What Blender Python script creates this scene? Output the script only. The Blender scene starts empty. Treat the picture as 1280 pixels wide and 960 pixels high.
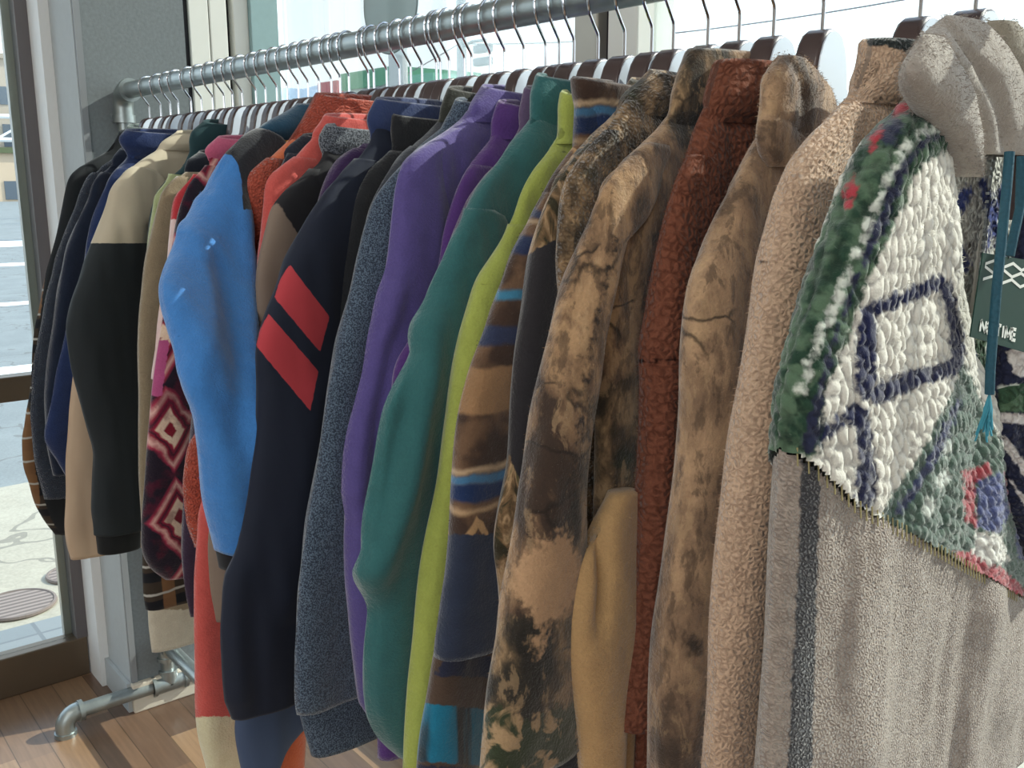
import bpy, math, random
import numpy as np
from mathutils import Vector, Matrix, Quaternion
random.seed(4)
S = bpy.context.scene
COL = S.collection

# ------------------------------------------------------------------ camera, world, light
F = 1220.0; CX, CY = 640.0, 480.0; CAMZ = 1.27
YAW = math.atan(1015/1247.); PITCH = math.atan(259/1220.)
fwh = np.array([-math.cos(YAW), math.sin(YAW), 0.]); UPV = np.array([0, 0, 1.])
FW = fwh*math.cos(PITCH) - UPV*math.sin(PITCH)
RT = np.cross(FW, UPV); RT /= np.linalg.norm(RT)
UU = np.cross(RT, FW)
CAMP = np.array([0, 0, CAMZ])
cam = bpy.data.cameras.new('camera'); camo = bpy.data.objects.new('camera', cam); COL.objects.link(camo)
m = Matrix(((RT[0], UU[0], -FW[0], 0), (RT[1], UU[1], -FW[1], 0), (RT[2], UU[2], -FW[2], CAMZ), (0, 0, 0, 1)))
camo.matrix_world = m
cam.sensor_width = 36; cam.lens = F/1280*36; cam.clip_start = .02; cam.clip_end = 2000
S.camera = camo

w = bpy.data.worlds.new('world'); S.world = w; w.use_nodes = True
wn = w.node_tree; bg = wn.nodes['Background']
tc = wn.nodes.new('ShaderNodeTexCoord'); sp = wn.nodes.new('ShaderNodeSeparateXYZ'); cr = wn.nodes.new('ShaderNodeValToRGB')
wn.links.new(tc.outputs['Generated'], sp.inputs[0]); wn.links.new(sp.outputs['Z'], cr.inputs[0]); wn.links.new(cr.outputs[0], bg.inputs[0])
cr.color_ramp.elements[0].position = 0.0; cr.color_ramp.elements[0].color = (.93, .97, 1, 1)
cr.color_ramp.elements[1].position = .8; cr.color_ramp.elements[1].color = (.55, .72, 1, 1)
bg.inputs[1].default_value = 2.2

sl = bpy.data.lights.new('sun', 'SUN'); sl.energy = 6; sl.angle = math.radians(.6); sl.color = (1, .94, .84)
so = bpy.data.objects.new('sun', sl); COL.objects.link(so)
SUND = Vector((.24, .78, .60)).normalized()
so.rotation_euler = SUND.to_track_quat('Z', 'Y').to_euler(); so.location = (2, 4, 5)
def area(name, loc, target, sx, sy, e, color):
    l = bpy.data.lights.new(name, 'AREA'); l.shape = 'RECTANGLE'; l.size = sx; l.size_y = sy; l.energy = e; l.color = color
    o = bpy.data.objects.new(name, l); COL.objects.link(o); o.location = loc
    o.rotation_euler = (Vector(loc)-Vector(target)).to_track_quat('Z', 'Y').to_euler(); return o
area('front_fill', (1.2, -2.6, 1.7), (-1.2, .7, .8), 2.6, 1.8, 40, (.90, .95, 1))  # added fill lamp behind the camera, no window stands there
area('ceiling_fill', (-.6, -1.1, 2.55), (-.7, -.9, 0), 2.0, .6, 16, (1, .95, .88))  # added fill lamp under the ceiling, no fixture is modelled
S.view_settings.view_transform = 'Standard'; S.view_settings.look = 'None'
S.view_settings.exposure = 0.0; S.view_settings.gamma = 1.0; S.view_settings.use_curve_mapping = False

# ------------------------------------------------------------------ numpy noise
def _h(ix, iy, iz, k=0):
    n = (ix*374761393 + iy*668265263 + iz*2147483647 + k*1274126177) & 0xffffffff
    n = ((n ^ (n >> 13))*1274126177) & 0xffffffff
    n = (n ^ (n >> 16)); n = (n*2246822519) & 0xffffffff
    return ((n ^ (n >> 15)) & 0xffff)/65535.0
def vnoise(p):
    i = np.floor(p).astype(np.int64); f = p-i; f = f*f*(3-2*f); r = 0
    for dx in (0, 1):
        for dy in (0, 1):
            for dz in (0, 1):
                wgt = (f[:, 0] if dx else 1-f[:, 0])*(f[:, 1] if dy else 1-f[:, 1])*(f[:, 2] if dz else 1-f[:, 2])
                r = r+wgt*_h(i[:, 0]+dx, i[:, 1]+dy, i[:, 2]+dz)
    return r*2-1
def voro(p):
    i = np.floor(p).astype(np.int64); best = np.full(len(p), 9.)
    for dx in (-1, 0, 1):
        for dy in (-1, 0, 1):
            for dz in (-1, 0, 1):
                c = i+np.array([dx, dy, dz])
                q = np.stack([c[:, 0]+_h(c[:, 0], c[:, 1], c[:, 2], 1), c[:, 1]+_h(c[:, 0], c[:, 1], c[:, 2], 2), c[:, 2]+_h(c[:, 0], c[:, 1], c[:, 2], 3)], 1)
                best = np.minimum(best, ((p-q)**2).sum(1))
    return np.sqrt(best)

def voro2(u, v):
    i = np.floor(u).astype(np.int64); j = np.floor(v).astype(np.int64); f1 = np.full(len(u), 9.); f2 = np.full(len(u), 9.)
    for dx in (-1, 0, 1):
        for dy in (-1, 0, 1):
            a = i+dx; b = j+dy; z0 = np.zeros_like(a)
            d = np.hypot(u-a-_h(a, b, z0, 1), v-b-_h(a, b, z0, 2))
            f2 = np.where(d < f1, f1, np.minimum(f2, d)); f1 = np.minimum(f1, d)
    return f1, f2

# ------------------------------------------------------------------ material kit
class NT:
    def __init__(s, name):
        s.m = bpy.data.materials.new(name); s.m.use_nodes = True; s.t = s.m.node_tree; s.t.nodes.clear()
        s.out = s.t.nodes.new('ShaderNodeOutputMaterial'); s.b = s.t.nodes.new('ShaderNodeBsdfPrincipled')
        s.t.links.new(s.b.outputs[0], s.out.inputs[0])
        s.tc = s.t.nodes.new('ShaderNodeTexCoord').outputs['Object']
    def n(s, typ, ins=None, **kw):
        nd = s.t.nodes.new(typ)
        for k, v in kw.items(): setattr(nd, k, v)
        if ins:
            for k, v in ins.items():
                if hasattr(v, 'is_linked') or isinstance(v, bpy.types.NodeSocket): s.t.links.new(v, nd.inputs[k])
                else: nd.inputs[k].default_value = v
        return nd
    def lk(s, a, b): s.t.links.new(a, b)
    def math(s, op, a, b=0.0, c=None):
        ins = {0: a, 1: b}
        if c is not None: ins[2] = c
        return s.n('ShaderNodeMath', ins, operation=op).outputs[0]
    def map(s, sc, src=None):
        return s.n('ShaderNodeMapping', {'Vector': src or s.tc, 'Scale': sc}).outputs[0]
    def noise(s, scale, detail=3, src=None, rough=.5, dist=0):
        return s.n('ShaderNodeTexNoise', {'Vector': src or s.tc, 'Scale': scale, 'Detail': detail, 'Roughness': rough, 'Distortion': dist}).outputs[0]
    def voro(s, scale, feature='F1', src=None, out=0, rnd=1.0):
        nd = s.n('ShaderNodeTexVoronoi', {'Vector': src or s.tc, 'Scale': scale, 'Randomness': rnd}, feature=feature)
        return nd.outputs[out]
    def mix(s, f, a, b, mode='MIX'):
        nd = s.n('ShaderNodeMix', None, data_type='RGBA', blend_type=mode)
        for idx, v in ((0, f), (6, a), (7, b)):
            if isinstance(v, bpy.types.NodeSocket): s.lk(v, nd.inputs[idx])
            else: nd.inputs[idx].default_value = (tuple(v)+(1,)) if (idx > 0 and len(v) == 3) else v
        return nd.outputs[2]
    def ramp(s, f, stops, interp='LINEAR'):
        nd = s.n('ShaderNodeValToRGB', {0: f}); r = nd.color_ramp; r.interpolation = interp
        while len(r.elements) < len(stops): r.elements.new(.5)
        for e, (p, c) in zip(r.elements, stops): e.position = p; e.color = tuple(c)+(1,)
        return nd.outputs[0]
    def smooth(s, v, lo, hi):
        return s.n('ShaderNodeMapRange', {'Value': v, 'From Min': lo, 'From Max': hi}, interpolation_type='SMOOTHSTEP').outputs[0]
    def bump(s, h, strength, dist=.002, prev=None):
        nd = s.n('ShaderNodeBump', {'Height': h, 'Strength': strength, 'Distance': dist})
        if prev: s.lk(prev, nd.inputs['Normal'])
        return nd.outputs[0]

def rgb(r, g, b):   # sRGB 0-255 -> linear
    return tuple(((c/255)/12.92 if c/255 <= .04045 else ((c/255+.055)/1.055)**2.4) for c in (r, g, b))

def simple(name, col, rough=.5, metal=0, noise=0, nscale=20, bump=0, spec=.5, coat=0):
    k = NT(name); k.b.inputs['Roughness'].default_value = rough; k.b.inputs['Metallic'].default_value = metal
    k.b.inputs['Specular IOR Level'].default_value = spec; k.b.inputs['Coat Weight'].default_value = coat
    if noise:
        f = k.noise(nscale, 5)
        c = k.mix(f, tuple(x*(1-noise) for x in col), tuple(min(1, x*(1+noise)) for x in col)); k.lk(c, k.b.inputs['Base Color'])
        if bump: k.lk(k.bump(f, bump), k.b.inputs['Normal'])
    else: k.b.inputs['Base Color'].default_value = tuple(col)+(1,)
    return k.m

def cloth(name, base, kind='fleece', regions=(), pat=None, fuzz_edge=.002):
    """base linear rgb; regions: list of (attr, colour or pattern name) painted where attr > 0"""
    k = NT(name); k.b.inputs['Roughness'].default_value = .92; k.b.inputs['Specular IOR Level'].default_value = .15
    def pattern(p):
        if isinstance(p, tuple): q = .21*p[0]+.72*p[1]+.07*p[2]; return tuple(x*.88+q*.12 for x in p)
        if p == 'camo': return camo(k, 0)
        if p == 'camotan': return camo(k, 1)
        if p == 'greenknit': return k.mix(k.smooth(k.noise(70, 3), .42, .58), rgb(38, 64, 50), rgb(86, 110, 88))
        if p == 'camogreen': return k.mix(k.smooth(k.noise(32, 5, dist=.8), .5, .56), rgb(54, 62, 44), rgb(170, 142, 108))
        if p == 'camolight': return camo(k, 3)
        if p == 'camodark': return camo(k, 2)
        if p == 'nordic': return nordic(k)
        if p == 'ikat': return ikat(k)
        if p == 'heather':
            return k.mix(k.smooth(k.noise(700, 2), .42, .6), rgb(46, 56, 72), rgb(96, 112, 130))
        if p == 'heatherg':
            return k.mix(k.smooth(k.noise(600, 2), .42, .6), rgb(52, 56, 64), rgb(120, 126, 134))
        if p == 'knit': return knitmix(k)
        if p == 'plaid': return plaid(k)
        if p == 'tealband':
            x = k.map((1, 38, 3)); f = k.smooth(k.noise(1, 3, src=x), .42, .56)
            return k.mix(f, rgb(45, 45, 45), rgb(30, 118, 150))
        if p == 'leaf':
            x = k.map((1, 1.2, .35)); f = k.noise(55, 5, src=x, dist=1.5)
            return k.ramp(f, [(0, rgb(25, 22, 18)), (.42, rgb(60, 55, 38)), (.5, rgb(120, 95, 68)), (.58, rgb(175, 145, 110)), (.7, rgb(70, 75, 45))])
        if p == 'satin': return rgb(70, 52, 40)
    if base: lum = .21*base[0]+.72*base[1]+.07*base[2]; base = tuple(x*.88+lum*.12 for x in base)
    c = pattern(pat) if pat else base
    jitter = k.math('MULTIPLY', k.math('SUBTRACT', k.noise(160, 3), .5), fuzz_edge*3.0)
    for attr, col in regions:
        a = k.n('ShaderNodeAttribute', None, attribute_name=attr).outputs['Fac']
        f = k.smooth(k.math('ADD', k.math('SUBTRACT', a, 1.0), jitter), -fuzz_edge*.5, fuzz_edge*.5)
        c = k.mix(f, c, pattern(col))
    if kind == 'fleece':
        f1 = k.noise(420, 3, rough=.7); f2 = k.noise(60, 3)
        c = k.mix(.24, c, k.mix(f1, (0.05, .05, .05), (1, 1, 1)), 'OVERLAY')
        c = k.mix(.16, c, k.mix(f2, (0, 0, 0), (1, 1, 1)), 'OVERLAY')
        k.lk(k.bump(f1, .75, .0015, k.bump(f2, .35, .005)), k.b.inputs['Normal'])
        k.b.inputs['Sheen Weight'].default_value = .5
    elif kind == 'smooth':
        f1 = k.noise(900, 2); f2 = k.noise(14, 3)
        k.lk(k.bump(f1, .15, .0006, k.bump(f2, .25, .01)), k.b.inputs['Normal'])
        k.b.inputs['Sheen Weight'].default_value = .12; k.b.inputs['Roughness'].default_value = .75
    elif kind == 'nubs':
        f1 = k.noise(900, 3, rough=.7); f2 = k.noise(200, 2)
        pl = k.smooth(k.n('ShaderNodeAttribute', None, attribute_name='pile').outputs['Fac'], 0.0, .7)
        c = k.mix(k.math('MULTIPLY', k.math('SUBTRACT', 1.0, pl), .6), c, k.mix(1.0, c, (.40, .38, .40), 'MULTIPLY'))  # hollows between nubs darkened in the colour, standing in for shade
        c = k.mix(.22, c, k.mix(f1, (0, 0, 0), (1, 1, 1)), 'OVERLAY')
        k.lk(k.bump(f1, .5, .0008, k.bump(f2, .3, .002)), k.b.inputs['Normal']); k.b.inputs['Sheen Weight'].default_value = .5
    elif kind in ('sherpa', 'sherpafine', 'sherpabig'):
        sc = {'sherpa': 250, 'sherpafine': 340, 'sherpabig': 150}[kind]
        uvn = k.n('ShaderNodeUVMap', None, uv_map='surf').outputs[0]
        wob = k.n('ShaderNodeVectorMath', {0: uvn, 1: k.n('ShaderNodeVectorMath', {0: k.n('ShaderNodeTexNoise', {'Vector': k.tc, 'Scale': 170.}).outputs['Color'], 1: (.005, .005, .005)}, operation='MULTIPLY').outputs[0]}, operation='ADD').outputs[0]
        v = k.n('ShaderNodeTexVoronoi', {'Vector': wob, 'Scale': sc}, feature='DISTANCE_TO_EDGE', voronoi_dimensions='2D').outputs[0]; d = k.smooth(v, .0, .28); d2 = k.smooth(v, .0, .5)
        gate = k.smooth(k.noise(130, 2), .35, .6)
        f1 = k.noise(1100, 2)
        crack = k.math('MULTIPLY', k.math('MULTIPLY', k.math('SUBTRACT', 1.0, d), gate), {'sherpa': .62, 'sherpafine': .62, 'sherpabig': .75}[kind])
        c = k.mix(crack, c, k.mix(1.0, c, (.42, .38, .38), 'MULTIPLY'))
        c = k.mix(.22, c, k.mix(f1, (0, 0, 0), (1, 1, 1)), 'OVERLAY')
        k.lk(k.bump(f1, .5, .0006, k.bump(d2, .8, .0014 if kind != 'sherpabig' else .0018)), k.b.inputs['Normal'])
        k.b.inputs['Sheen Weight'].default_value = .4 if kind != 'sherpabig' else .12
        if kind == 'sherpabig': k.b.inputs['Specular IOR Level'].default_value = .03
    k.b.inputs['Sheen Roughness'].default_value = .45
    if isinstance(c, tuple): k.b.inputs['Base Color'].default_value = c+(1,)
    else: k.lk(c, k.b.inputs['Base Color'])
    return k.m

def camo(k, v):
    big = k.noise(19, 5, src=k.map((1, 1, .6)), dist=.35, rough=.55)
    if v == 0: stops = [(0, rgb(30, 30, 30)), (.42, rgb(52, 48, 42)), (.48, rgb(88, 74, 58)), (.55, rgb(146, 120, 90)), (.60, rgb(104, 86, 66)), (.68, rgb(58, 60, 46))]
    elif v == 1: stops = [(0, rgb(44, 36, 32)), (.40, rgb(68, 54, 46)), (.45, rgb(116, 92, 72)), (.52, rgb(150, 120, 92)), (.59, rgb(180, 146, 110)), (.65, rgb(132, 104, 80)), (.72, rgb(70, 58, 48))]
    elif v == 3: stops = [(0, rgb(58, 48, 44)), (.38, rgb(88, 72, 60)), (.45, rgb(126, 102, 82)), (.53, rgb(152, 124, 98)), (.60, rgb(182, 150, 118)), (.66, rgb(136, 110, 88)), (.76, rgb(86, 72, 62))]
    else: stops = [(0, rgb(22, 22, 22)), (.40, rgb(40, 38, 34)), (.50, rgb(66, 58, 44)), (.60, rgb(112, 92, 66)), (.68, rgb(58, 56, 44))]
    c = k.ramp(big, stops)
    mid = k.noise(75, 5, src=k.map((1, 1, .45)), dist=.3, rough=.65)
    c = k.mix(k.math('MULTIPLY', k.smooth(mid, .50, .60), .55), c, rgb(58, 48, 42) if v else rgb(34, 32, 30))
    c = k.mix(k.math('MULTIPLY', k.math('SUBTRACT', 1.0, k.smooth(mid, .38, .46)), .40), c, rgb(186, 156, 120))
    wv = k.n('ShaderNodeVectorMath', {0: k.map((1, 1, 1.7)), 1: k.n('ShaderNodeVectorMath', {0: k.n('ShaderNodeTexNoise', {'Vector': k.tc, 'Scale': 18., 'Detail': 5.}).outputs['Color'], 1: (.07, .07, .07)}, operation='MULTIPLY').outputs[0]}, operation='ADD').outputs[0]
    e = k.voro(9, 'DISTANCE_TO_EDGE', src=wv)
    line = k.math('SUBTRACT', 1.0, k.smooth(e, .0, .035)); gate = k.smooth(k.noise(13, 3), .52, .60)
    return k.mix(k.math('MULTIPLY', k.math('MULTIPLY', line, gate), .8), c, rgb(40, 34, 30))

def bands(k, z, z0, z1, soft=.003):
    return k.math('MULTIPLY', k.smooth(z, z0-soft, z0+soft), k.math('SUBTRACT', 1.0, k.smooth(z, z1-soft, z1+soft)))
def zfold(k, period, axis='Z', warp=.006):
    sep = k.n('ShaderNodeSeparateXYZ', {0: k.tc}); v = sep.outputs[axis]
    v = k.math('ADD', v, k.math('MULTIPLY', k.math('SUBTRACT', k.noise(40, 3), .5), warp*2))
    return k.math('FRACT', k.math('DIVIDE', v, period))
def diamond(k, zf, py, zc, hh, ww):
    yf = zfold(k, py, 'Y')
    a = k.math('ABSOLUTE', k.math('SUBTRACT', yf, .5)); b = k.math('ABSOLUTE', k.math('SUBTRACT', zf, zc))
    return k.math('ADD', k.math('DIVIDE', a, ww), k.math('DIVIDE', b, hh))
def nordic(k):
    zf = zfold(k, .30); c = k.mix(k.smooth(k.noise(22, 3), .45, .58), rgb(66, 50, 42), rgb(112, 86, 66))
    for z0, z1, col in ((.02, .07, rgb(40, 52, 84)), (.10, .115, rgb(170, 146, 118)), (.12, .145, rgb(52, 60, 84)), (.33, .345, rgb(180, 150, 116)),
                        (.36, .41, rgb(32, 52, 92)), (.41, .435, rgb(70, 118, 156)), (.44, .455, rgb(184, 158, 128)), (.60, .72, rgb(150, 116, 84)), (.78, .83, rgb(48, 56, 82)), (.9, .93, rgb(60, 120, 150))):
        c = k.mix(bands(k, zf, z0, z1, .008), c, col)
    d = diamond(k, zf, .052, .24, .085, .34)
    c = k.mix(k.math('SUBTRACT', 1.0, k.smooth(d, .85, 1.0)), c, rgb(186, 150, 108))
    return k.mix(k.math('SUBTRACT', 1.0, k.smooth(d, .4, .55)), c, rgb(84, 58, 42))
def ikat(k):
    zf = zfold(k, .125, warp=.008); d = diamond(k, zf, .085, .5, .5, .5)
    c = k.ramp(d, [(0, rgb(120, 22, 40)), (.16, rgb(120, 24, 42)), (.22, rgb(216, 190, 168)), (.42, rgb(222, 196, 172)), (.48, rgb(150, 34, 62)), (.58, rgb(60, 24, 40)), (.66, rgb(140, 34, 58)), (.78, rgb(214, 170, 160)), (.9, rgb(160, 50, 76)), (1, rgb(34, 26, 40))])
    n = k.smooth(k.noise(30, 4), .5, .62)
    return k.mix(k.math('MULTIPLY', n, .55), c, rgb(90, 20, 44))
def plaid(k):
    zf = zfold(k, .045, warp=.002); yf = zfold(k, .06, 'Y', warp=.002)
    c = k.mix(bands(k, zf, .1, .45, .02), rgb(60, 52, 44), rgb(26, 28, 34))
    c = k.mix(k.math('MULTIPLY', bands(k, yf, .2, .55, .02), .6), c, rgb(150, 110, 74))
    return k.mix(bands(k, zf, .62, .70, .02), c, rgb(176, 176, 170))
def knitmix(k):
    cell = k.voro(46, 'F1', out=1, src=k.map((1, 1, .9)))
    r = k.n('ShaderNodeSeparateColor', {0: cell}).outputs[0]
    return k.ramp(r, [(0, rgb(64, 90, 70)), (.34, rgb(88, 114, 90)), (.56, rgb(50, 62, 104)), (.74, rgb(204, 208, 200)), (.9, rgb(168, 44, 60))], 'CONSTANT')

# ------------------------------------------------------------------ object helpers
def add(name, me, mat=None, parent=None):
    o = bpy.data.objects.new(name, me); COL.objects.link(o)
    if mat:
        for mm in (mat if isinstance(mat, (list, tuple)) else [mat]): me.materials.append(mm)
    if parent is not None: o.parent = parent
    return o
def tag(o, label, cat, group=None):
    o['label'] = label; o['category'] = cat
    if group: o['group'] = group
    return o
def struct(o): o['kind'] = 'structure'; return o
def empty(name, loc, rz=0):
    o = bpy.data.objects.new(name, None); COL.objects.link(o); o.location = loc; o.rotation_euler = (0, 0, rz); o.empty_display_size = .05
    return o
class MB:
    def __init__(s): s.v = []; s.f = []
    def quad(s, a, b, c, d):
        n = len(s.v); s.v += [a, b, c, d]; s.f.append((n, n+1, n+2, n+3))
    def box(s, x0, x1, y0, y1, z0, z1):
        n = len(s.v); s.v += [(x, y, z) for z in (z0, z1) for x, y in ((x0, y0), (x1, y0), (x1, y1), (x0, y1))]
        for q in ((3, 2, 1, 0), (4, 5, 6, 7), (0, 1, 5, 4), (1, 2, 6, 5), (2, 3, 7, 6), (3, 0, 4, 7)): s.f.append(tuple(n+i for i in q))
        return s
    def tube(s, pts, r, seg=12, caps=True):
        pts = [Vector(p) for p in pts]; rs = r if isinstance(r, (list, tuple)) else [r]*len(pts)
        prev = None; rings = []
        for i, p in enumerate(pts):
            t = (pts[min(i+1, len(pts)-1)]-pts[max(i-1, 0)]).normalized()
            if prev is None:
                u = t.orthogonal().normalized()
            else:
                u = (prev-t*prev.dot(t)).normalized()
            prev = u; vv = t.cross(u); n = len(s.v)
            for j in range(seg):
                a = 2*math.pi*j/seg; s.v.append(tuple(p+(u*math.cos(a)+vv*math.sin(a))*rs[i]))
            rings.append(n)
        for a, b in zip(rings, rings[1:]):
            for j in range(seg): s.f.append((a+j, a+(j+1) % seg, b+(j+1) % seg, b+j))
        if caps:
            s.f.append(tuple(rings[0]+j for j in reversed(range(seg)))); s.f.append(tuple(rings[-1]+j for j in range(seg)))
        return s
    def mesh(s, name, smooth=False):
        me = bpy.data.meshes.new(name); me.from_pydata(s.v, [], s.f); me.update()
        if smooth:
            me.shade_smooth(); me.set_sharp_from_angle(angle=math.radians(40))
        return me
    def build(s, name, mat, parent=None, smooth=False, bevel=0):
        o = add(name, s.mesh(name, smooth), mat, parent)
        if bevel:
            b = o.modifiers.new('bevel', 'BEVEL'); b.width = bevel; b.segments = 2
        return o
def ray(px, py): return FW+RT*(px-CX)/F+UU*(CY-py)/F
def at_floor(px, py, z=0):
    r = ray(px, py); return CAMP+r*((z-CAMZ)/r[2])

# ------------------------------------------------------------------ room shell
M_grey = simple('wall_grey_speckle', rgb(114, 121, 124), .85, noise=.25, nscale=140, bump=.1)
M_lgrey = simple('column_door_lit_grey', rgb(176, 182, 184), .7, noise=.06, nscale=60)  # door daylight on the column's side face, put into a lighter grey
M_cream = simple('painted_cream', rgb(222, 223, 216), .5)
M_white = simple('painted_white', rgb(232, 234, 234), .45)
M_alum = simple('aluminium_frame', rgb(170, 165, 155), .4, .5)
M_bronze = simple('bronze_door_frame', rgb(112, 98, 82), .38, .6, noise=.08, nscale=8)
M_dark = simple('rubber_gasket', rgb(24, 22, 30), .6)
M_teal = simple('blue_green_frame', rgb(140, 168, 170), .5, noise=.08, nscale=60)
M_galv = simple('galvanised_steel', rgb(158, 166, 166), .38, .8, noise=.25, nscale=45, bump=.15)
M_chrome = simple('chrome_wire', rgb(200, 200, 205), .12, 1.0)
def glassmat():
    k = NT('window_glass'); t = k.t; k.b.inputs['Roughness'].default_value = .02
    tr = t.nodes.new('ShaderNodeBsdfTransparent'); gl = t.nodes.new('ShaderNodeBsdfGlossy'); gl.inputs['Roughness'].default_value = .02
    fr = k.n('ShaderNodeFresnel', {'IOR': 1.45}); mx = t.nodes.new('ShaderNodeMixShader')
    f = k.math('MULTIPLY', fr.outputs[0], .6)
    t.links.new(f, mx.inputs[0]); t.links.new(tr.outputs[0], mx.inputs[1]); t.links.new(gl.outputs[0], mx.inputs[2]); t.links.new(mx.outputs[0], k.out.inputs[0])
    tr.inputs[0].default_value = (.93, .97, .96, 1)
    return k.m
M_glass = glassmat()
def floormat():
    k = NT('wood_laminate'); x = k.tc
    sep = k.n('ShaderNodeSeparateXYZ', {0: x})
    row = k.math('FLOOR', k.math('DIVIDE', sep.outputs['Y'], .075))
    xo = k.math('ADD', sep.outputs['X'], k.math('MULTIPLY', k.n('ShaderNodeTexWhiteNoise', {'W': row}, noise_dimensions='1D').outputs[0], 3.0))
    cellx = k.math('FLOOR', k.math('DIVIDE', xo, .55))
    wn2 = k.n('ShaderNodeTexWhiteNoise', {'Vector': k.n('ShaderNodeCombineXYZ', {0: row, 1: cellx}).outputs[0]}, noise_dimensions='2D').outputs[0]
    c = k.ramp(wn2, [(0, rgb(84, 66, 56)), (.3, rgb(118, 92, 72)), (.6, rgb(150, 120, 92)), (.85, rgb(100, 78, 64)), (1, rgb(172, 140, 108))])
    g = k.noise(60, 4, src=k.map((.12, 1.6, 1)), dist=.4)
    c = k.mix(.45, c, k.mix(g, (.1, .1, .1), (.9, .9, .9)), 'OVERLAY')
    fy = k.math('FRACT', k.math('DIVIDE', sep.outputs['Y'], .075)); gap = k.math('LESS_THAN', fy, .03)
    c = k.mix(k.math('MULTIPLY', gap, .6), c, (.03, .02, .01))
    k.lk(c, k.b.inputs['Base Color']); k.b.inputs['Roughness'].default_value = .32
    return k.m
struct(MB().box(-2.53, 2.6, -3.2, 1.14, -.05, 0).build('floor', floormat()))
struct(MB().box(-2.6, 2.6, -3.2, 1.2, 2.7, 2.75).build('ceiling', simple('ceiling_white', rgb(235, 235, 230), .9)))
M_in = simple('interior_paint', rgb(222, 220, 214), .85)
struct(MB().box(2.6, 2.7, -3.2, 1.2, 0, 2.7).build('wall_right', M_in))
struct(MB().box(-2.6, 2.6, -3.3, -3.2, 0, 2.7).build('wall_front', M_in))
# left wall with the corner column
struct(MB().box(-2.42, -2.25, .655, .885, 0, 2.7).build('wall_column', [M_grey]))
struct(MB().box(-2.252, -2.246, .648, .662, 0, 2.7).build('trim_1', simple('column_edge_strip', rgb(128, 132, 136), .6)))
struct(MB().box(-2.42, -2.253, .647, .655, 0, 2.7).build('trim_2', M_lgrey))
struct(MB().box(-2.53, -2.42, .625, .70, 0, 2.7).build('trim_3', M_white))
struct(MB().box(-2.252, -2.236, .645, .90, 0, .075).build('baseboard_column', simple('baseboard_beige', rgb(206, 198, 182), .5), bevel=.003))
struct(MB().box(-2.42, -2.25, .636, .646, 0, .075).build('baseboard_left', M_lgrey))
struct(MB().box(-2.36, -2.27, .888, .902, 0, 2.7).build('trim_4', M_dark))
mb = MB().box(-2.36, -2.262, .902, .948, 0, 2.7).box(-2.36, -2.262, .951, .992, 0, 2.7)
struct(mb.build('trim_5', M_cream, bevel=.002))
struct(MB().box(-2.36, -2.29, .992, 1.008, 0, 2.7).build('trim_6', M_dark))
struct(MB().box(-2.36, -2.262, 1.008, 1.045, 0, 2.7).build('trim_7', M_cream, bevel=.002))
struct(MB().box(-2.36, -2.25, 1.045, 1.115, 0, 2.7).build('trim_8', M_teal, bevel=.002))
struct(MB().box(-2.53, -2.36, .70, 1.16, 0, 2.7).build('wall_left', M_grey))
# left door / glass front
d = MB()
d.box(-2.56, -2.51, -1.6, .622, 0, .105)
d.box(-2.56, -2.51, -1.6, .622, .745, .805)
struct(MB().box(-2.56, -2.51, .598, .625, .105, 2.3).build('trim_21', simple('door_stile_grey', rgb(112, 108, 110), .4, .5)))
door = struct(d.build('door_1', M_bronze, bevel=.003))
struct(MB().box(-2.575, -2.555, .580, .602, .10, 2.3).build('trim_9', M_alum))
for i, (z0, z1) in enumerate(((.105, .745), (.805, 2.3))):
    struct(MB().box(-2.538, -2.532, -1.6, .600, z0, z1).build('window_%d' % (i+1), M_glass))
struct(MB().box(-2.6, -2.5, -3.2, .66, 2.3, 2.7).build('wall_header', M_in))
struct(MB().box(-2.6, -2.5, -3.2, -1.6, 0, 2.3).build('wall_left_rear', M_in))
struct(MB().box(-2.56, -2.51, -.62, -.57, .105, 2.3).build('trim_10', M_bronze))
# back glazing
YW = 1.12
struct(MB().box(-2.25, 2.6, YW-.03, YW+.04, 0, .08).build('baseboard_back', M_alum, bevel=.003))
struct(MB().box(-2.25, 2.6, YW-.03, YW+.04, 2.35, 2.7).build('wall_back', M_in))
for i, xc in enumerate((-1.12, .7)):
    t0 = MB().box(xc-.06, xc-.008, YW-.035, YW+.045, .08, 2.35).build('trim_%d' % (11+3*i), M_alum, bevel=.003); struct(t0)
    struct(MB().box(xc-.008, xc+.014, YW-.015, YW+.03, .08, 2.35).build('trim_%d' % (12+3*i), M_dark))
    struct(MB().box(xc+.014, xc+.075, YW-.035, YW+.045, .08, 2.35).build('trim_%d' % (13+3*i), M_cream, bevel=.003))
for i, (x0, x1) in enumerate(((-2.25, -1.18), (-1.045, .64), (.775, 2.6))):
    struct(MB().box(x0, x1, YW, YW+.006, .08, 2.35).build('window_%d' % (3+i), M_glass))

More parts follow.
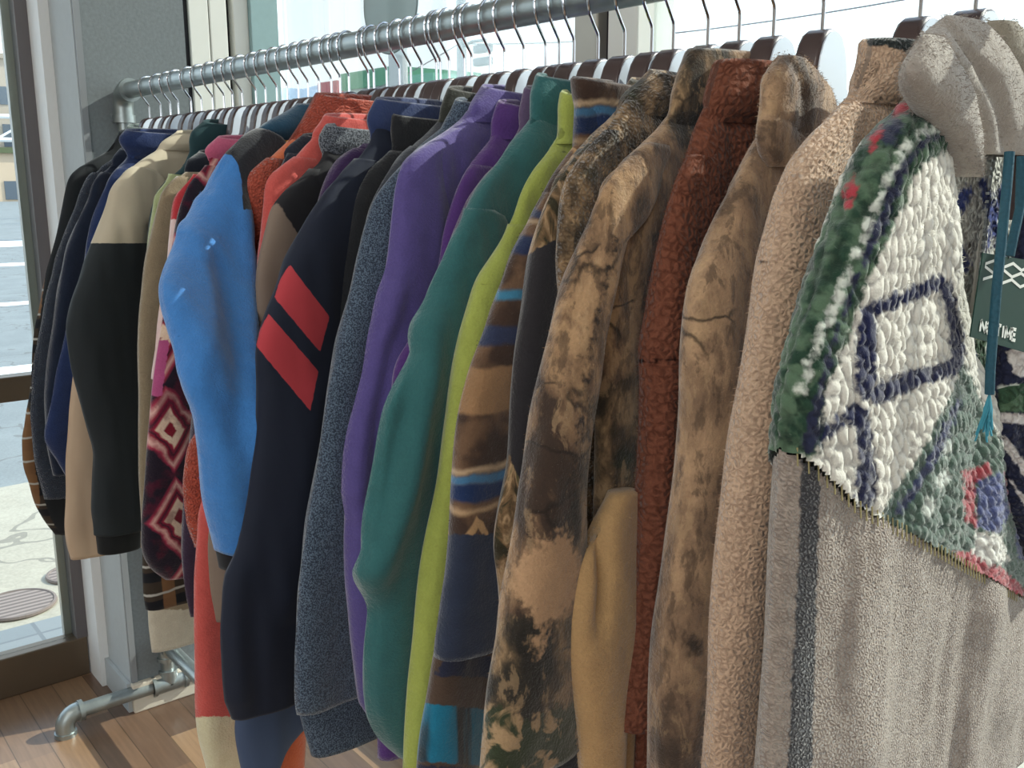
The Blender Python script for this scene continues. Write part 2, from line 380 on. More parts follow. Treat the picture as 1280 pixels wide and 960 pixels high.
# ------------------------------------------------------------------ outside
def groundmat():
    k = NT('pavement'); sep = k.n('ShaderNodeSeparateXYZ', {0: k.tc}); X = sep.outputs['X']; Y = sep.outputs['Y']
    n = k.noise(5, 6, rough=.7); n2 = k.noise(90, 3)
    conc = k.mix(n, rgb(148, 140, 124), rgb(184, 176, 158)); conc = k.mix(.3, conc, k.mix(n2, (.1, .1, .1), (.95, .95, .95)), 'OVERLAY')
    asph = k.mix(k.noise(3, 5), rgb(110, 114, 114), rgb(138, 142, 140)); asph = k.mix(.3, asph, k.mix(n2, (.1, .1, .1), (.9, .9, .9)), 'OVERLAY')
    xr = k.math('ADD', X, k.math('MULTIPLY', k.math('SUBTRACT', k.noise(2, 3), .5), .12))
    c = k.mix(k.math('LESS_THAN', xr, -4.6), conc, asph)
    for a, b, col in ((-7.6, -6.9, rgb(235, 235, 228)), (-11.6, -11.3, rgb(235, 235, 230)), (-17, -16.4, rgb(235, 235, 230)), (-23, -21, rgb(225, 225, 215))):
        c = k.mix(k.math('MULTIPLY', k.math('GREATER_THAN', xr, a), k.math('LESS_THAN', xr, b)), c, col)
    cr_ = k.voro(.8, 'DISTANCE_TO_EDGE', src=k.n('ShaderNodeVectorMath', {0: k.tc, 1: k.n('ShaderNodeTexNoise', {'Vector': k.tc, 'Scale': 3.}).outputs['Color']}, operation='ADD').outputs[0])
    c = k.mix(k.math('MULTIPLY', k.math('LESS_THAN', cr_, .012), .5), c, rgb(90, 86, 80))
    k.lk(c, k.b.inputs['Base Color']); k.b.inputs['Roughness'].default_value = .9
    return k.m
struct(MB().box(-160, 60, -80, 160, -.12, -.06).build('ground', groundmat()))
def tilemat():
    k = NT('kerb_tiles'); br = k.n('ShaderNodeTexBrick', {'Vector': k.n('ShaderNodeMapping', {'Vector': k.tc, 'Rotation': (0, 0, math.pi/2)}).outputs[0], 'Color1': rgb(120, 126, 128)+(1,), 'Color2': rgb(132, 136, 136)+(1,), 'Mortar': rgb(110, 114, 116)+(1,), 'Scale': 1.0, 'Mortar Size': .006, 'Brick Width': .2, 'Row Height': .105})
    br.offset = 0
    k.lk(br.outputs[0], k.b.inputs['Base Color']); k.b.inputs['Roughness'].default_value = .7; return k.m
struct(MB().box(-3.03, -2.56, -3, 1.3, -.06, -.045).build('trim_20', tilemat()))
M_iron = None
def manhole(cx, cy, r, label):
    k = NT('iron_cover'); wv = k.n('ShaderNodeTexWave', {'Vector': k.tc, 'Scale': 12.0}).outputs['Fac']
    k.lk(k.mix(wv, rgb(96, 84, 78), rgb(150, 134, 124)), k.b.inputs['Base Color']); k.b.inputs['Roughness'].default_value = .7
    mb = MB(); n = 40
    mb.v = [(cx+r*math.cos(2*math.pi*i/n), cy+r*math.sin(2*math.pi*i/n), z) for z in (-.06, -.05) for i in range(n)]
    mb.f = [tuple(range(n, 2*n))]+[(i, (i+1) % n, n+(i+1) % n, n+i) for i in range(n)]
    rt = empty('manhole_cover', (cx, cy, -.06)); tag(rt, label, 'manhole cover')
    mb.v = [(x-cx, y-cy, z+.06) for x, y, z in mb.v]
    mb.build('cover_plate', k.m, rt)
    rg = MB(); pts = [(1.06*r*math.cos(2*math.pi*i/n), 1.06*r*math.sin(2*math.pi*i/n), .006) for i in range(n+1)]
    rg.tube(pts, .007, 6, False).build('cover_ring', simple('iron_ring', rgb(120, 106, 98), .7), rt)
manhole(-3.22, .60, .105, 'large round iron manhole cover on the pavement outside the door')
manhole(-3.37, .81, .075, 'smaller round iron manhole cover on the pavement, partly behind the jackets')
# street scene to the left
def bld(name, label, x, y0, y1, z1, depth, col, wins=(), wincol=rgb(90, 100, 110), roofcol=None):
    rt = empty(name, (x, (y0+y1)/2, -.06)); tag(rt, label, 'building'); h = (y1-y0)/2
    MB().box(-depth, 0, -h, h, 0, z1).build('wall', simple('render_'+name, col, .9, noise=.06, nscale=1), rt)
    MB().box(-depth-.2, .2, -h-.2, h+.2, z1, z1+.3).build('roof', simple('roof_'+name, roofcol or tuple(.8*c for c in col), .9), rt)
    wm = simple('pane_'+name, wincol, .25)
    for (a, b, c, dd) in wins: MB().box(-.1, .05, a, b, c, dd).build('window', wm, rt)
    return rt
bld('apartment_block', 'tall beige concrete building across the road, seen through the door glass', -70, 14.9, 16.9, 8.6, 8, rgb(178, 164, 148), [(-.6, -.1, 3.2, 4.6), (-.6, -.1, 5.8, 6.9), (.3, .7, 3.2, 4.6)])
bld('white_building', 'pale blue-white building left of the beige block across the road', -66, 8.2, 13.3, 6.4, 9, rgb(206, 216, 220), [(-1.6, -.6, 1.2, 2.4), (.2, 1.2, 1.2, 2.4), (-1.6, -.6, 3.6, 4.8), (.4, 1.4, 3.6, 4.8)])
bld('orange_house', 'low pale orange building in front of the beige block across the road', -60, 12.6, 15.4, 2.6, 5, rgb(206, 184, 158), [(-1.1, -.3, .1, 1.1), (.4, 1.1, .8, 1.7)], roofcol=rgb(96, 104, 74))
bld('grey_warehouse', 'low grey-white warehouse at the right edge of the street view', -62, 17.3, 25, 4.6, 8, rgb(206, 208, 206), [(-3.4, -2.6, 1.2, 2.2), (-1.2, -.2, 1.2, 2.2)])
# gantry rails
g = empty('white_footbridge_rail', (-34, 7.2, -.06)); tag(g, 'white steel truss beam crossing the street in front of the far buildings', 'truss')
MB().tube([(0, -6, 3.15), (0, 9, 3.15)], .07, 8).tube([(0, -6, 2.45), (0, 9, 2.45)], .07, 8).build('chord', M_white, g)
mb = MB()
for i in range(12): mb.tube([(0, -6+1.2*i, 2.45 if i % 2 else 3.15), (0, -4.8+1.2*i, 3.15 if i % 2 else 2.45)], .035, 6)
mb.build('bracing', M_white, g)
MB().tube([(0, -6, 0), (0, -6, 3.2)], .12, 8).build('post', M_white, g); MB().tube([(0, 9, 0), (0, 9, 3.2)], .12, 8).build('post', M_white, g)
# hills
def hills(name, cx, cy, ang, length, h, col, label, seed):
    rnd = random.Random(seed); mb = MB(); n = 70; rows = 8; dx, dy = math.cos(ang), math.sin(ang)
    ph = [rnd.uniform(0, 6) for _ in range(5)]
    for j in range(rows+1):
        for i in range(n+1):
            u = (i/n-.5)*length; prof = h*(.72+.16*math.sin(i*.13+ph[0])+.07*math.sin(i*.41+ph[1])+.03*math.sin(i*1.1+ph[2])+.015*math.sin(i*2.3+ph[3]))
            v = (j/rows); z = prof*math.sin(math.pi*v); off = (v-.5)*h*5
            mb.v.append((cx+dx*u-dy*off, cy+dy*u+dx*off, z-.2))
    for j in range(rows):
        for i in range(n): a = j*(n+1)+i; mb.f.append((a, a+1, a+n+2, a+n+1))
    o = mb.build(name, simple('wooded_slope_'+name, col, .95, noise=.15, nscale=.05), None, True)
    struct(o); return o
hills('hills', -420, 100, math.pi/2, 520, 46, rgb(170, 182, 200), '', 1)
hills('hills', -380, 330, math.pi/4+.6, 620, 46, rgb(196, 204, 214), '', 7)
# things beyond the back glass
def pole(name, x, y, h, r, label, mat):
    o = empty(name, (x, y, -.06)); tag(o, label, 'pole')
    MB().tube([(0, 0, 0), (0, 0, h)], [r*1.15, r*.85], 14).build('shaft', mat, o); return o
p = pole('traffic_pole', -27.2, 20, 13, .16, 'grey street pole carrying a traffic signal, beyond the rail and back glass', simple('pole_grey', rgb(150, 158, 160), .6))
MB().tube([(0, 0, 5.5), (.6, 0, 5.62), (1.3, 0, 5.6)], .05, 8).build('arm', M_galv, p)
for z in (5.35, 4.95):
    MB().box(.75, 1.55, -.12, .12, z-.13, z+.13).build('signal_head', simple('signal_grey', rgb(120, 130, 134), .5), p, bevel=.05)
p = pole('utility_pole', -20.5, 13.2, 12, .22, 'pale concrete utility pole seen behind the round sign and the rail', simple('pole_concrete', rgb(206, 208, 206), .8))
def wire(pts, label):
    o = MB().tube(pts, .018, 5).build('overhead_cable', simple('cable_grey', rgb(120, 122, 124), .6)); tag(o, label, 'cable', 'street cables beyond the back glass')
def sag(a, b, s, n=24):
    return [(a[0]+(b[0]-a[0])*i/n, a[1]+(b[1]-a[1])*i/n, a[2]+(b[2]-a[2])*i/n-4*s*(i/n)*(1-i/n)) for i in range(n+1)]
wire(sag((-40, 20, 3.9), (-27.2, 20, 5.6), .4), 'thin cable sagging up to the traffic pole from the left')
wire(sag((-27.2, 20, 5.55), (-2, 20, 5.55), .7), 'long thin cable running right from the traffic pole behind the hanger tops')
def shop(name, label, px0, px1, ytop, Yd, col, zb=-.06, hh=None):
    a = ray(px0, ytop); b = ray(px1, ytop); A = CAMP+a*(Yd/a[1]); B = CAMP+b*(Yd/b[1]); zt = A[2]
    rt = empty(name, ((A[0]+B[0])/2, Yd, -.06)); tag(rt, label, 'building'); hw = (B[0]-A[0])/2
    MB().box(-hw, hw, 0, 5, 0, zt-.75).build('wall', simple('wall_'+name, rgb(200, 206, 204), .9), rt)
    MB().box(-hw, hw, -.15, 5, zt-.75, zt+.06).build('fascia', simple('fascia_'+name, col, .6, noise=.1, nscale=1), rt)
    return rt
shop('green_storefront', 'shop with a green fascia across the street, left of the utility pole', 428, 496, 93, 26, rgb(70, 150, 110))
shop('pale_green_storefront', 'shop with a pale mint green fascia across the street, right of the utility pole', 500, 545, 97, 24, rgb(120, 190, 160))
shop('red_sign_storefront', 'small shop with a faded red sign across the street', 400, 424, 104, 28, rgb(200, 90, 100))
# round disc hanging on the glass
disc = empty('round_sign', (-1.745, YW-.012, 1.610)); tag(disc, 'round translucent grey disc sign on the back window glass at the top of the picture', 'sign')
k = NT('translucent_grey_film'); tr = k.t.nodes.new('ShaderNodeBsdfTransparent'); mx = k.t.nodes.new('ShaderNodeMixShader'); mx.inputs[0].default_value = .72
tr.inputs[0].default_value = (.9, .95, .96, 1); k.b.inputs['Base Color'].default_value = rgb(168, 184, 186)+(1,); k.b.inputs['Roughness'].default_value = .4
k.t.links.new(tr.outputs[0], mx.inputs[1]); k.t.links.new(k.b.outputs[0], mx.inputs[2]); k.t.links.new(mx.outputs[0], k.out.inputs[0])
mb = MB(); n = 64; R_ = .098
mb.v = [(R_*math.cos(2*math.pi*i/n), y, R_*math.sin(2*math.pi*i/n)) for y in (-.002, .002) for i in range(n)]
mb.f = [tuple(range(n)), tuple(reversed(range(n, 2*n)))]+[(i, n+i, n+(i+1) % n, (i+1) % n) for i in range(n)]
mb.build('disc', k.m, disc)
MB().tube([(R_*math.cos(2*math.pi*i/n), 0, R_*math.sin(2*math.pi*i/n)) for i in range(n+1)], .0018, 6, False).build('rim', simple('disc_rim', rgb(120, 136, 140), .5), disc)

# ------------------------------------------------------------------ clothes rack
RY = .735; RZ = 1.451; RX0 = -2.245; RX1 = .25
rack = empty('clothes_rack', (-2.245, RY, 0)); tag(rack, 'galvanised pipe clothes rack carrying the whole row of jackets', 'clothes rack')
RR = .0168
MB().tube([(.02, 0, RZ), (RX1-RX0, 0, RZ)], RR, 28).build('rail', M_galv, rack, True)
MB().tube([(0, -.005, .16), (0, 0, RZ-.03)], RR*.92, 24).build('post', M_galv, rack, True)
def fitting_elbow(pts, r, parent, name='elbow'):
    mb = MB().tube(pts, r, 20)
    return mb.build(name, M_galv, parent, True)
arc = [(.0+.035*(1-math.cos(a)), 0, RZ-.035+.035*math.sin(a)) for a in [i*math.pi/2/8 for i in range(9)]]
e = fitting_elbow([(0, 0, RZ-.062)]+arc+[(.05, 0, RZ)], .0215, rack)
MB().tube([(0, 0, RZ-.066), (0, 0, RZ-.05)], .0245, 20).build('collar_ring', M_galv, e, True)
MB().tube([(.044, 0, RZ), (.056, 0, RZ)], .0245, 20).build('collar_ring', M_galv, e, True)
def foot(xo):
    MB().tube([(xo, -.215, .05), (xo, -.03, .05)], RR, 20).build('foot_pipe', M_galv, rack, True)
    MB().tube([(xo, .03, .05), (xo, .215, .05)], RR, 20).build('foot_pipe', M_galv, rack, True)
    for sg in (-1, 1):
        a = [(xo, sg*(.215+.03*math.sin(t)), .02+.03*math.cos(t)) for t in [i*math.pi/2/6 for i in range(7)]]
        ee = fitting_elbow([(xo, sg*.205, .05)]+a+[(xo, sg*.245, .0)], .0215, rack)
        MB().tube([(xo, sg*.203, .05), (xo, sg*.213, .05)], .0245, 20).build('collar_ring', M_galv, ee, True)
        MB().tube([(xo, sg*.245, 0), (xo, sg*.245, .01)], .0245, 20).build('collar_ring', M_galv, ee, True)
    t = MB().tube([(xo, -.042, .05), (xo, .042, .05)], .022, 20).tube([(xo, 0, .05), (xo, 0, .085)], .022, 20).build('tee_fitting', M_galv, rack, True)
    for y in (-.042, .034): MB().tube([(xo, y, .05), (xo, y+.008, .05)], .0255, 20).build('collar_ring', M_galv, t, True)
    t2 = MB().tube([(xo, 0, .115), (xo, 0, .185)], .0215, 20).build('tee_fitting', M_galv, rack, True)
    for z in (.112, .178): MB().tube([(xo, 0, z), (xo, 0, z+.009)], .025, 20).build('collar_ring', M_galv, t2, True)
    MB().tube([(xo, 0, .08), (xo, 0, .12)], RR*.9, 16).build('nipple', M_galv, rack, True)
foot(0); foot(RX1-RX0)
MB().tube([(RX1-RX0, 0, .16), (RX1-RX0, 0, RZ)], RR*.92, 24).build('post', M_galv, rack, True)
MB().tube([(0, 0, .15), (RX1-RX0, 0, .15)], RR, 24).build('lower_rail', M_galv, rack, True)
MB().tube([(.022, 0, .15), (.04, 0, .15)], .0215, 20).build('collar_ring', M_galv, rack, True)

# ------------------------------------------------------------------ garment machinery
PHI0 = 10.0
def stemX(px, z=1.38):
    lo, hi = -2.4, -.05
    for _ in range(50):
        mth = (lo+hi)/2; p = np.array([mth, RY, z])-CAMP; q = CX+F*(p@RT)/(p@FW)
        if q < px: lo = mth
        else: hi = mth
    return lo
def unproj(px, py, X0, phi, noff=0.0):
    nn = np.array([math.cos(phi), math.sin(phi), 0]); dd = np.array([math.sin(phi), -math.cos(phi), 0])
    P0 = np.array([X0, RY, 0])+nn*noff; r = ray(px, py); t = ((P0-CAMP)@nn)/(r@nn); p = CAMP+r*t
    return float((p-P0)@dd), float(p[2])
def curve(pts, X0, phi, noff=0.0):
    if callable(noff):
        D = []
        for (a, b), (c, d) in zip(pts, pts[1:]): D += [(a+(c-a)*t/6, b+(d-b)*t/6) for t in range(6)]
        pts = D+[pts[-1]]
    sz = [unproj(a, b, X0, phi, noff(b) if callable(noff) else noff) for a, b in pts]
    z = np.array([q[1] for q in sz]); s = np.array([q[0] for q in sz])
    for i in range(1, len(z)):
        if z[i] > z[i-1]-.002: z[i] = z[i-1]-.002
    zz = -z
    def f(q):
        q = np.asarray(q, float); acc = 0
        for dlt, wgt in ((-.012, .2), (-.006, .2), (0, .2), (.006, .2), (.012, .2)): acc = acc+wgt*np.interp(-(q+dlt), zz, s)
        return acc
    return f, float(z[0]), float(z[-1])

def ring_param(nseg, asp, p):
    t = np.linspace(0, 2*math.pi, 1200, endpoint=False)-math.pi/2
    x = np.sign(np.cos(t))*np.abs(np.cos(t))**(2/p); y = np.sign(np.sin(t))*np.abs(np.sin(t))**(2/p)
    X = np.append(x, x[0]); Y = np.append(y, y[0])*asp
    L = np.concatenate([[0], np.cumsum(np.hypot(np.diff(X), np.diff(Y)))])
    q = np.linspace(0, L[-1], nseg, endpoint=False)
    xs = np.interp(q, L, X); ys = np.interp(q, L, np.append(y, y[0]))
    return xs, ys

def sdist(poly, s, z):
    d = np.full(len(s), 1e9); ins = np.zeros(len(s), bool); n = len(poly)
    for i in range(n):
        ax, az = poly[i]; bx, bz = poly[(i+1) % n]; ex, ez = bx-ax, bz-az
        t = np.clip(((s-ax)*ex+(z-az)*ez)/(ex*ex+ez*ez+1e-12), 0, 1)
        d = np.minimum(d, np.hypot(s-ax-t*ex, z-az-t*ez))
        c = ((az > z) != (bz > z)); xx = (bx-ax)*(z-az)/((bz-az) if abs(bz-az) > 1e-9 else 1e-9)+ax
        ins ^= (c & (s < xx))
    return np.where(ins, d, -d)

def write_regs(me, verts, regs, X0, phi):
    V = np.array(verts); nn = np.array([math.cos(phi), math.sin(phi), 0]); dd = np.array([math.sin(phi), -math.cos(phi), 0])
    W = np.array([X0, RY, 0])+V[:, :1]*nn-V[:, 1:2]*dd+V[:, 2:3]*np.array([0, 0, 1.])-CAMP
    dep = W@FW; PX = CX+F*(W@RT)/dep; PY = CY-F*(W@UU)/dep
    for attr, polys in regs:
        val = np.full(len(V), -1e4)
        for poly in polys: val = np.maximum(val, sdist(poly, PX, PY))
        val = np.maximum(val*dep/F, -.5)+1.0
        at = me.attributes.new(attr, 'FLOAT', 'POINT'); at.data.foreach_set('value', val.astype(np.float32))
def loft(name, zs, so, si, th, nc, mat, parent, res=.006, p=2.3, folds=(), wrk=.0025, seed=0, regs=None, X0=0, phi=0,
         nub=None, fuzz=None, cap=True, top_cap=True, shear=0.0, fn=None, open_bottom=.02):
    """rings at heights zs from inner edge si to outer edge so, half thickness th (arrays)"""
    rows = len(zs); wmid = float(np.median(np.abs(so-si)))/2; asp = float(np.median(th))/max(wmid, .01)
    per = 2*math.pi*math.sqrt((wmid**2+np.median(th)**2)/2); nseg = int(max(20, min(420, per/res)))
    xs, ys = ring_param(nseg, asp, p)
    Z = np.repeat(zs, nseg); c = np.repeat((so+si)/2, nseg); h = np.repeat((so-si)/2, nseg); T = np.repeat(th, nseg); N0 = np.repeat(nc, nseg)
    XS = np.tile(xs, rows); YS = np.tile(ys, rows)
    s = c+h*XS; n = N0+T*YS
    hrow = np.abs(so-si)/2; prow = 2*math.pi*np.sqrt((hrow**2+th**2)/2)
    UB = [((np.arange(nseg+1)-nseg/2)[None, :]/nseg)*prow[:, None]]
    # outward direction in (s, n)
    gx = np.abs(XS)**(p-1)*np.sign(XS)/np.maximum(np.abs(h), .004)*np.sign(h+1e-9); gy = np.abs(YS)**(p-1)*np.sign(YS)/np.maximum(T, .004)
    gl = np.hypot(gx, gy)+1e-9; gx /= gl; gy /= gl
    d = np.zeros(len(Z))
    if wrk:
        q = np.stack([s*22+seed*7.3, Z*4.5+seed*3.1, np.sign(YS)*2.0+0*Z+seed], 1); d += wrk*1.3*vnoise(q)
        q = np.stack([s*60+seed*1.3, Z*13+seed*5.1, np.sign(YS)*3+0*Z], 1); d += wrk*.5*vnoise(q)
    for fo in folds:
        pts, amp, wd = fo[:3]
        ff, z0, z1 = curve(pts, X0, phi, (lambda y: fn(y)+float(np.median(th))*.8) if fn else float(np.median(nc))+float(np.median(th)))
        g = np.exp(-((s-ff(Z))/wd)**2)*np.clip((z0-Z+.02)/.03, 0, 1)*np.clip((Z-z1+.02)/.03, 0, 1)
        d += amp*g*(YS > -.3)
    if nub:
        sc, amp = nub
        uu = UB[0][:, :-1].ravel(); wob = .0022*vnoise(np.stack([uu*140, Z*140, 0*Z], 1)); wob2 = .0022*vnoise(np.stack([uu*140, Z*140, 0*Z+7], 1))
        f1, f2 = voro2((uu+wob)*sc+500, (Z+wob2)*sc*.85+500)
        e = np.clip((f2-f1)/.45, 0, 1); pile = e; d += amp*(np.sqrt(e)*.75+.35*(1-np.clip(f1, 0, 1)**2))-amp*.5
    s = s+d*gx; n = n+d*gy
    zz = Z+shear*(s-c)
    co = np.stack([n, -s, zz], 1)
    i = np.arange(rows-1)[:, None]*nseg; j = np.arange(nseg)[None, :]; j2 = (j+1) % nseg
    quads = np.stack([i+j, i+j2, i+nseg+j2, i+nseg+j], -1).reshape(-1, 4)
    verts = co.tolist(); faces = quads.tolist()
    def ring(zadd, scl, base):
        st = len(verts); bb = co[base*nseg:(base+1)*nseg]; m0 = bb.mean(0); r_ = m0+(bb-m0)*np.array([scl, scl, 1]); r_[:, 2] += zadd
        verts.extend(r_.tolist()); return st
    if cap:
        last = (rows-1)*nseg; a = ring(0.0, .90, rows-1); b = ring(open_bottom, .85, rows-1)
        for jj in range(nseg):
            k2 = (jj+1) % nseg
            faces.append((last+jj, last+k2, a+k2, a+jj)); faces.append((a+jj, a+k2, b+k2, b+jj))
        faces.append(tuple(b+jj for jj in range(nseg)))
    if top_cap: faces.append(tuple(reversed(range(nseg))))
    if fuzz:
        cnt, ln, wd = fuzz; rng = np.random.RandomState(seed+5)
        idx = rng.randint(0, (rows-1)*nseg, cnt)
        P = co[idx]+rng.normal(0, 1, (cnt, 3))*res*.4
        # keep fibres rooted near the surface: pull the offset along the normal to nil
        NN = np.stack([gy[idx], -gx[idx], np.zeros(cnt)], 1); off = (P-co[idx]); P = P-NN*(off*NN).sum(1)[:, None]-NN*.0006
        D = NN+rng.normal(0, .45, (cnt, 3)); D[:, 2] -= .15; D /= np.linalg.norm(D, axis=1)[:, None]
        L = ln*(.4+.8*rng.rand(cnt))[:, None]
        W = np.cross(D, rng.normal(0, 1, (cnt, 3))); W /= np.linalg.norm(W, axis=1)[:, None]
        st = len(verts); tip = P+D*L; bent = rng.normal(0, .25, (cnt, 3))*L
        A = P-W*wd; B = P+W*wd; Cc = tip+bent
        verts.extend(np.stack([A, B, Cc], 1).reshape(-1, 3).tolist())
        faces.extend([(st+3*q_, st+3*q_+1, st+3*q_+2) for q_ in range(cnt)])
    me = bpy.data.meshes.new(name); me.from_pydata(verts, [], faces); me.update(); me.shade_smooth()
    nq = (rows-1)*nseg; ul = me.uv_layers.new(name='surf'); LU = np.zeros((len(me.loops), 2))
    ri = np.repeat(np.arange(rows-1), nseg); cj = np.tile(np.arange(nseg), rows-1); U_ = UB[0]; zr = np.asarray(zs)
    Q = np.zeros((nq, 4, 2))
    for c4, (dr, dc) in enumerate(((0, 0), (0, 1), (1, 1), (1, 0))):
        Q[:, c4, 0] = U_[ri+dr, cj+dc]; Q[:, c4, 1] = zr[ri+dr]
    LU[:nq*4] = Q.reshape(-1, 2)
    if fuzz:
        st_l = len(me.loops)-3*cnt; base = np.repeat(idx, 3); LU[st_l:, 0] = U_[base//nseg, base % nseg]; LU[st_l:, 1] = zr[base//nseg]
    ul.data.foreach_set('uv', LU.ravel().astype(np.float32))
    if nub:
        pv = np.ones(len(verts)); pv[:len(pile)] = pile
        if fuzz: pv[-3*cnt:] = 1
        at = me.attributes.new('pile', 'FLOAT', 'POINT'); at.data.foreach_set('value', pv.astype(np.float32))
    if regs: write_regs(me, verts, regs, X0, phi)
    return add(name, me, mat, parent)

M_hook = M_chrome
M_hdark = simple('dark_walnut_hanger', rgb(62, 46, 46), .35, noise=.15, nscale=60, coat=.3)
M_hface = simple('hanger_face_glare', rgb(206, 216, 228), .25, coat=.5)  # bright reflection on the hanger's near face, painted as a pale colour
M_hole = simple('garment_lining', rgb(30, 28, 30), .9)
ARM = [(0, 1.389), (.008, 1.388), (.016, 1.384), (.022, 1.377), (.027, 1.367), (.030, 1.355), (.033, 1.342), (.042, 1.328), (.062, 1.312), (.088, 1.290), (.10, 1.27)]
def hanger(X0, phi, label, limit=None, group=None, thk=.011, narrow=1.0):
    rt = empty('clothes_hanger', (X0, RY, 0), phi); tag(rt, label, 'hanger', group)
    pts = []
    for s, z in ARM:
        if limit is not None and s > .032:
            # slide the arm below the shoulder of the garment it carries
            zq = z
            while zq > 1.0 and s > limit(zq)-.028: zq -= .01
            z = zq
        pts.append((s*narrow, z))
    lo = [(s*.94, min(z-.030, 1.325)) for s, z in pts]
    prof = [(s, z) for s, z in pts]+[(s, z) for s, z in reversed(lo)]
    full = [(s, z) for s, z in pts]+[(s, z) for s, z in reversed(lo[1:])]+[(0, 1.34)]
    left = [(-s, z) for s, z in reversed(pts[1:])]; 
    outline = left+pts+list(reversed(lo))+[(-s, z) for s, z in lo[1:]]
    def slab(x0, x1, sc, name, mat):
        cz = 1.355; n = len(outline); mb = MB()
        o2 = [(s*sc, cz+(z-cz)*(1-(1-sc)*1.0)) for s, z in outline]
        mb.v = [(x0, -s, z) for s, z in o2]+[(x1, -s, z) for s, z in o2]
        # strip of quads across the profile
        m = len(pts); top = list(range(0, 2*m-1)); bot = [i for i in range(2*m-1, n)]
        T = o2[:2*m-1]; Bm = {round(-s, 5): i for i, (s, z) in enumerate(o2)}
        # bottom index matched to each top index: outline bottoms run right->left
        bidx = []
        for i in range(2*m-1):
            r_ = 2*m-2-i          # position from the right end
            j = 2*m-1+r_
            bidx.append(min(j, n-1))
        for i in range(2*m-2):
            a, b, c_, d_ = i, i+1, bidx[i+1], bidx[i]
            mb.f.append((a, b, c_, d_)); mb.f.append((n+a, n+d_, n+c_, n+b))
            mb.f.append((a, n+a, n+b, b)); mb.f.append((d_, c_, n+c_, n+d_))
        mb.f.append((0, bidx[0], n+bidx[0], n)); mb.f.append((2*m-2, n+2*m-2, n+bidx[-1], bidx[-1]))
        return mb.build(name, mat, rt)
    o = slab(-thk, thk, 1.0, 'arms', M_hdark); o.data.shade_smooth(); o.data.set_sharp_from_angle(angle=math.radians(45))
    b = o.modifiers.new('bevel', 'BEVEL'); b.width = .003; b.segments = 2; b.limit_method = 'ANGLE'; b.angle_limit = math.radians(50)
    slab(thk, thk+.0012, .93, 'face_glare', M_hface)
    # hook: over the rail, down the near side, slant to the stem (local y = -s)
    R = .0205; pts3 = [(0, R*.9*1.0, RZ-.006)]
    for i in range(17):
        a = math.radians(-10+i*200/16); pts3.append((0, R*math.cos(a), RZ+R*math.sin(a)-.001))
    pts3 += [(0, -.0155, RZ-.020), (0, -.008, RZ-.029), (0, -.001, RZ-.037), (0, 0, RZ-.042), (0, 0, 1.383)]
    MB().tube(pts3[1:], .0017, 8).build('hook', M_hook, rt, True)
    return rt

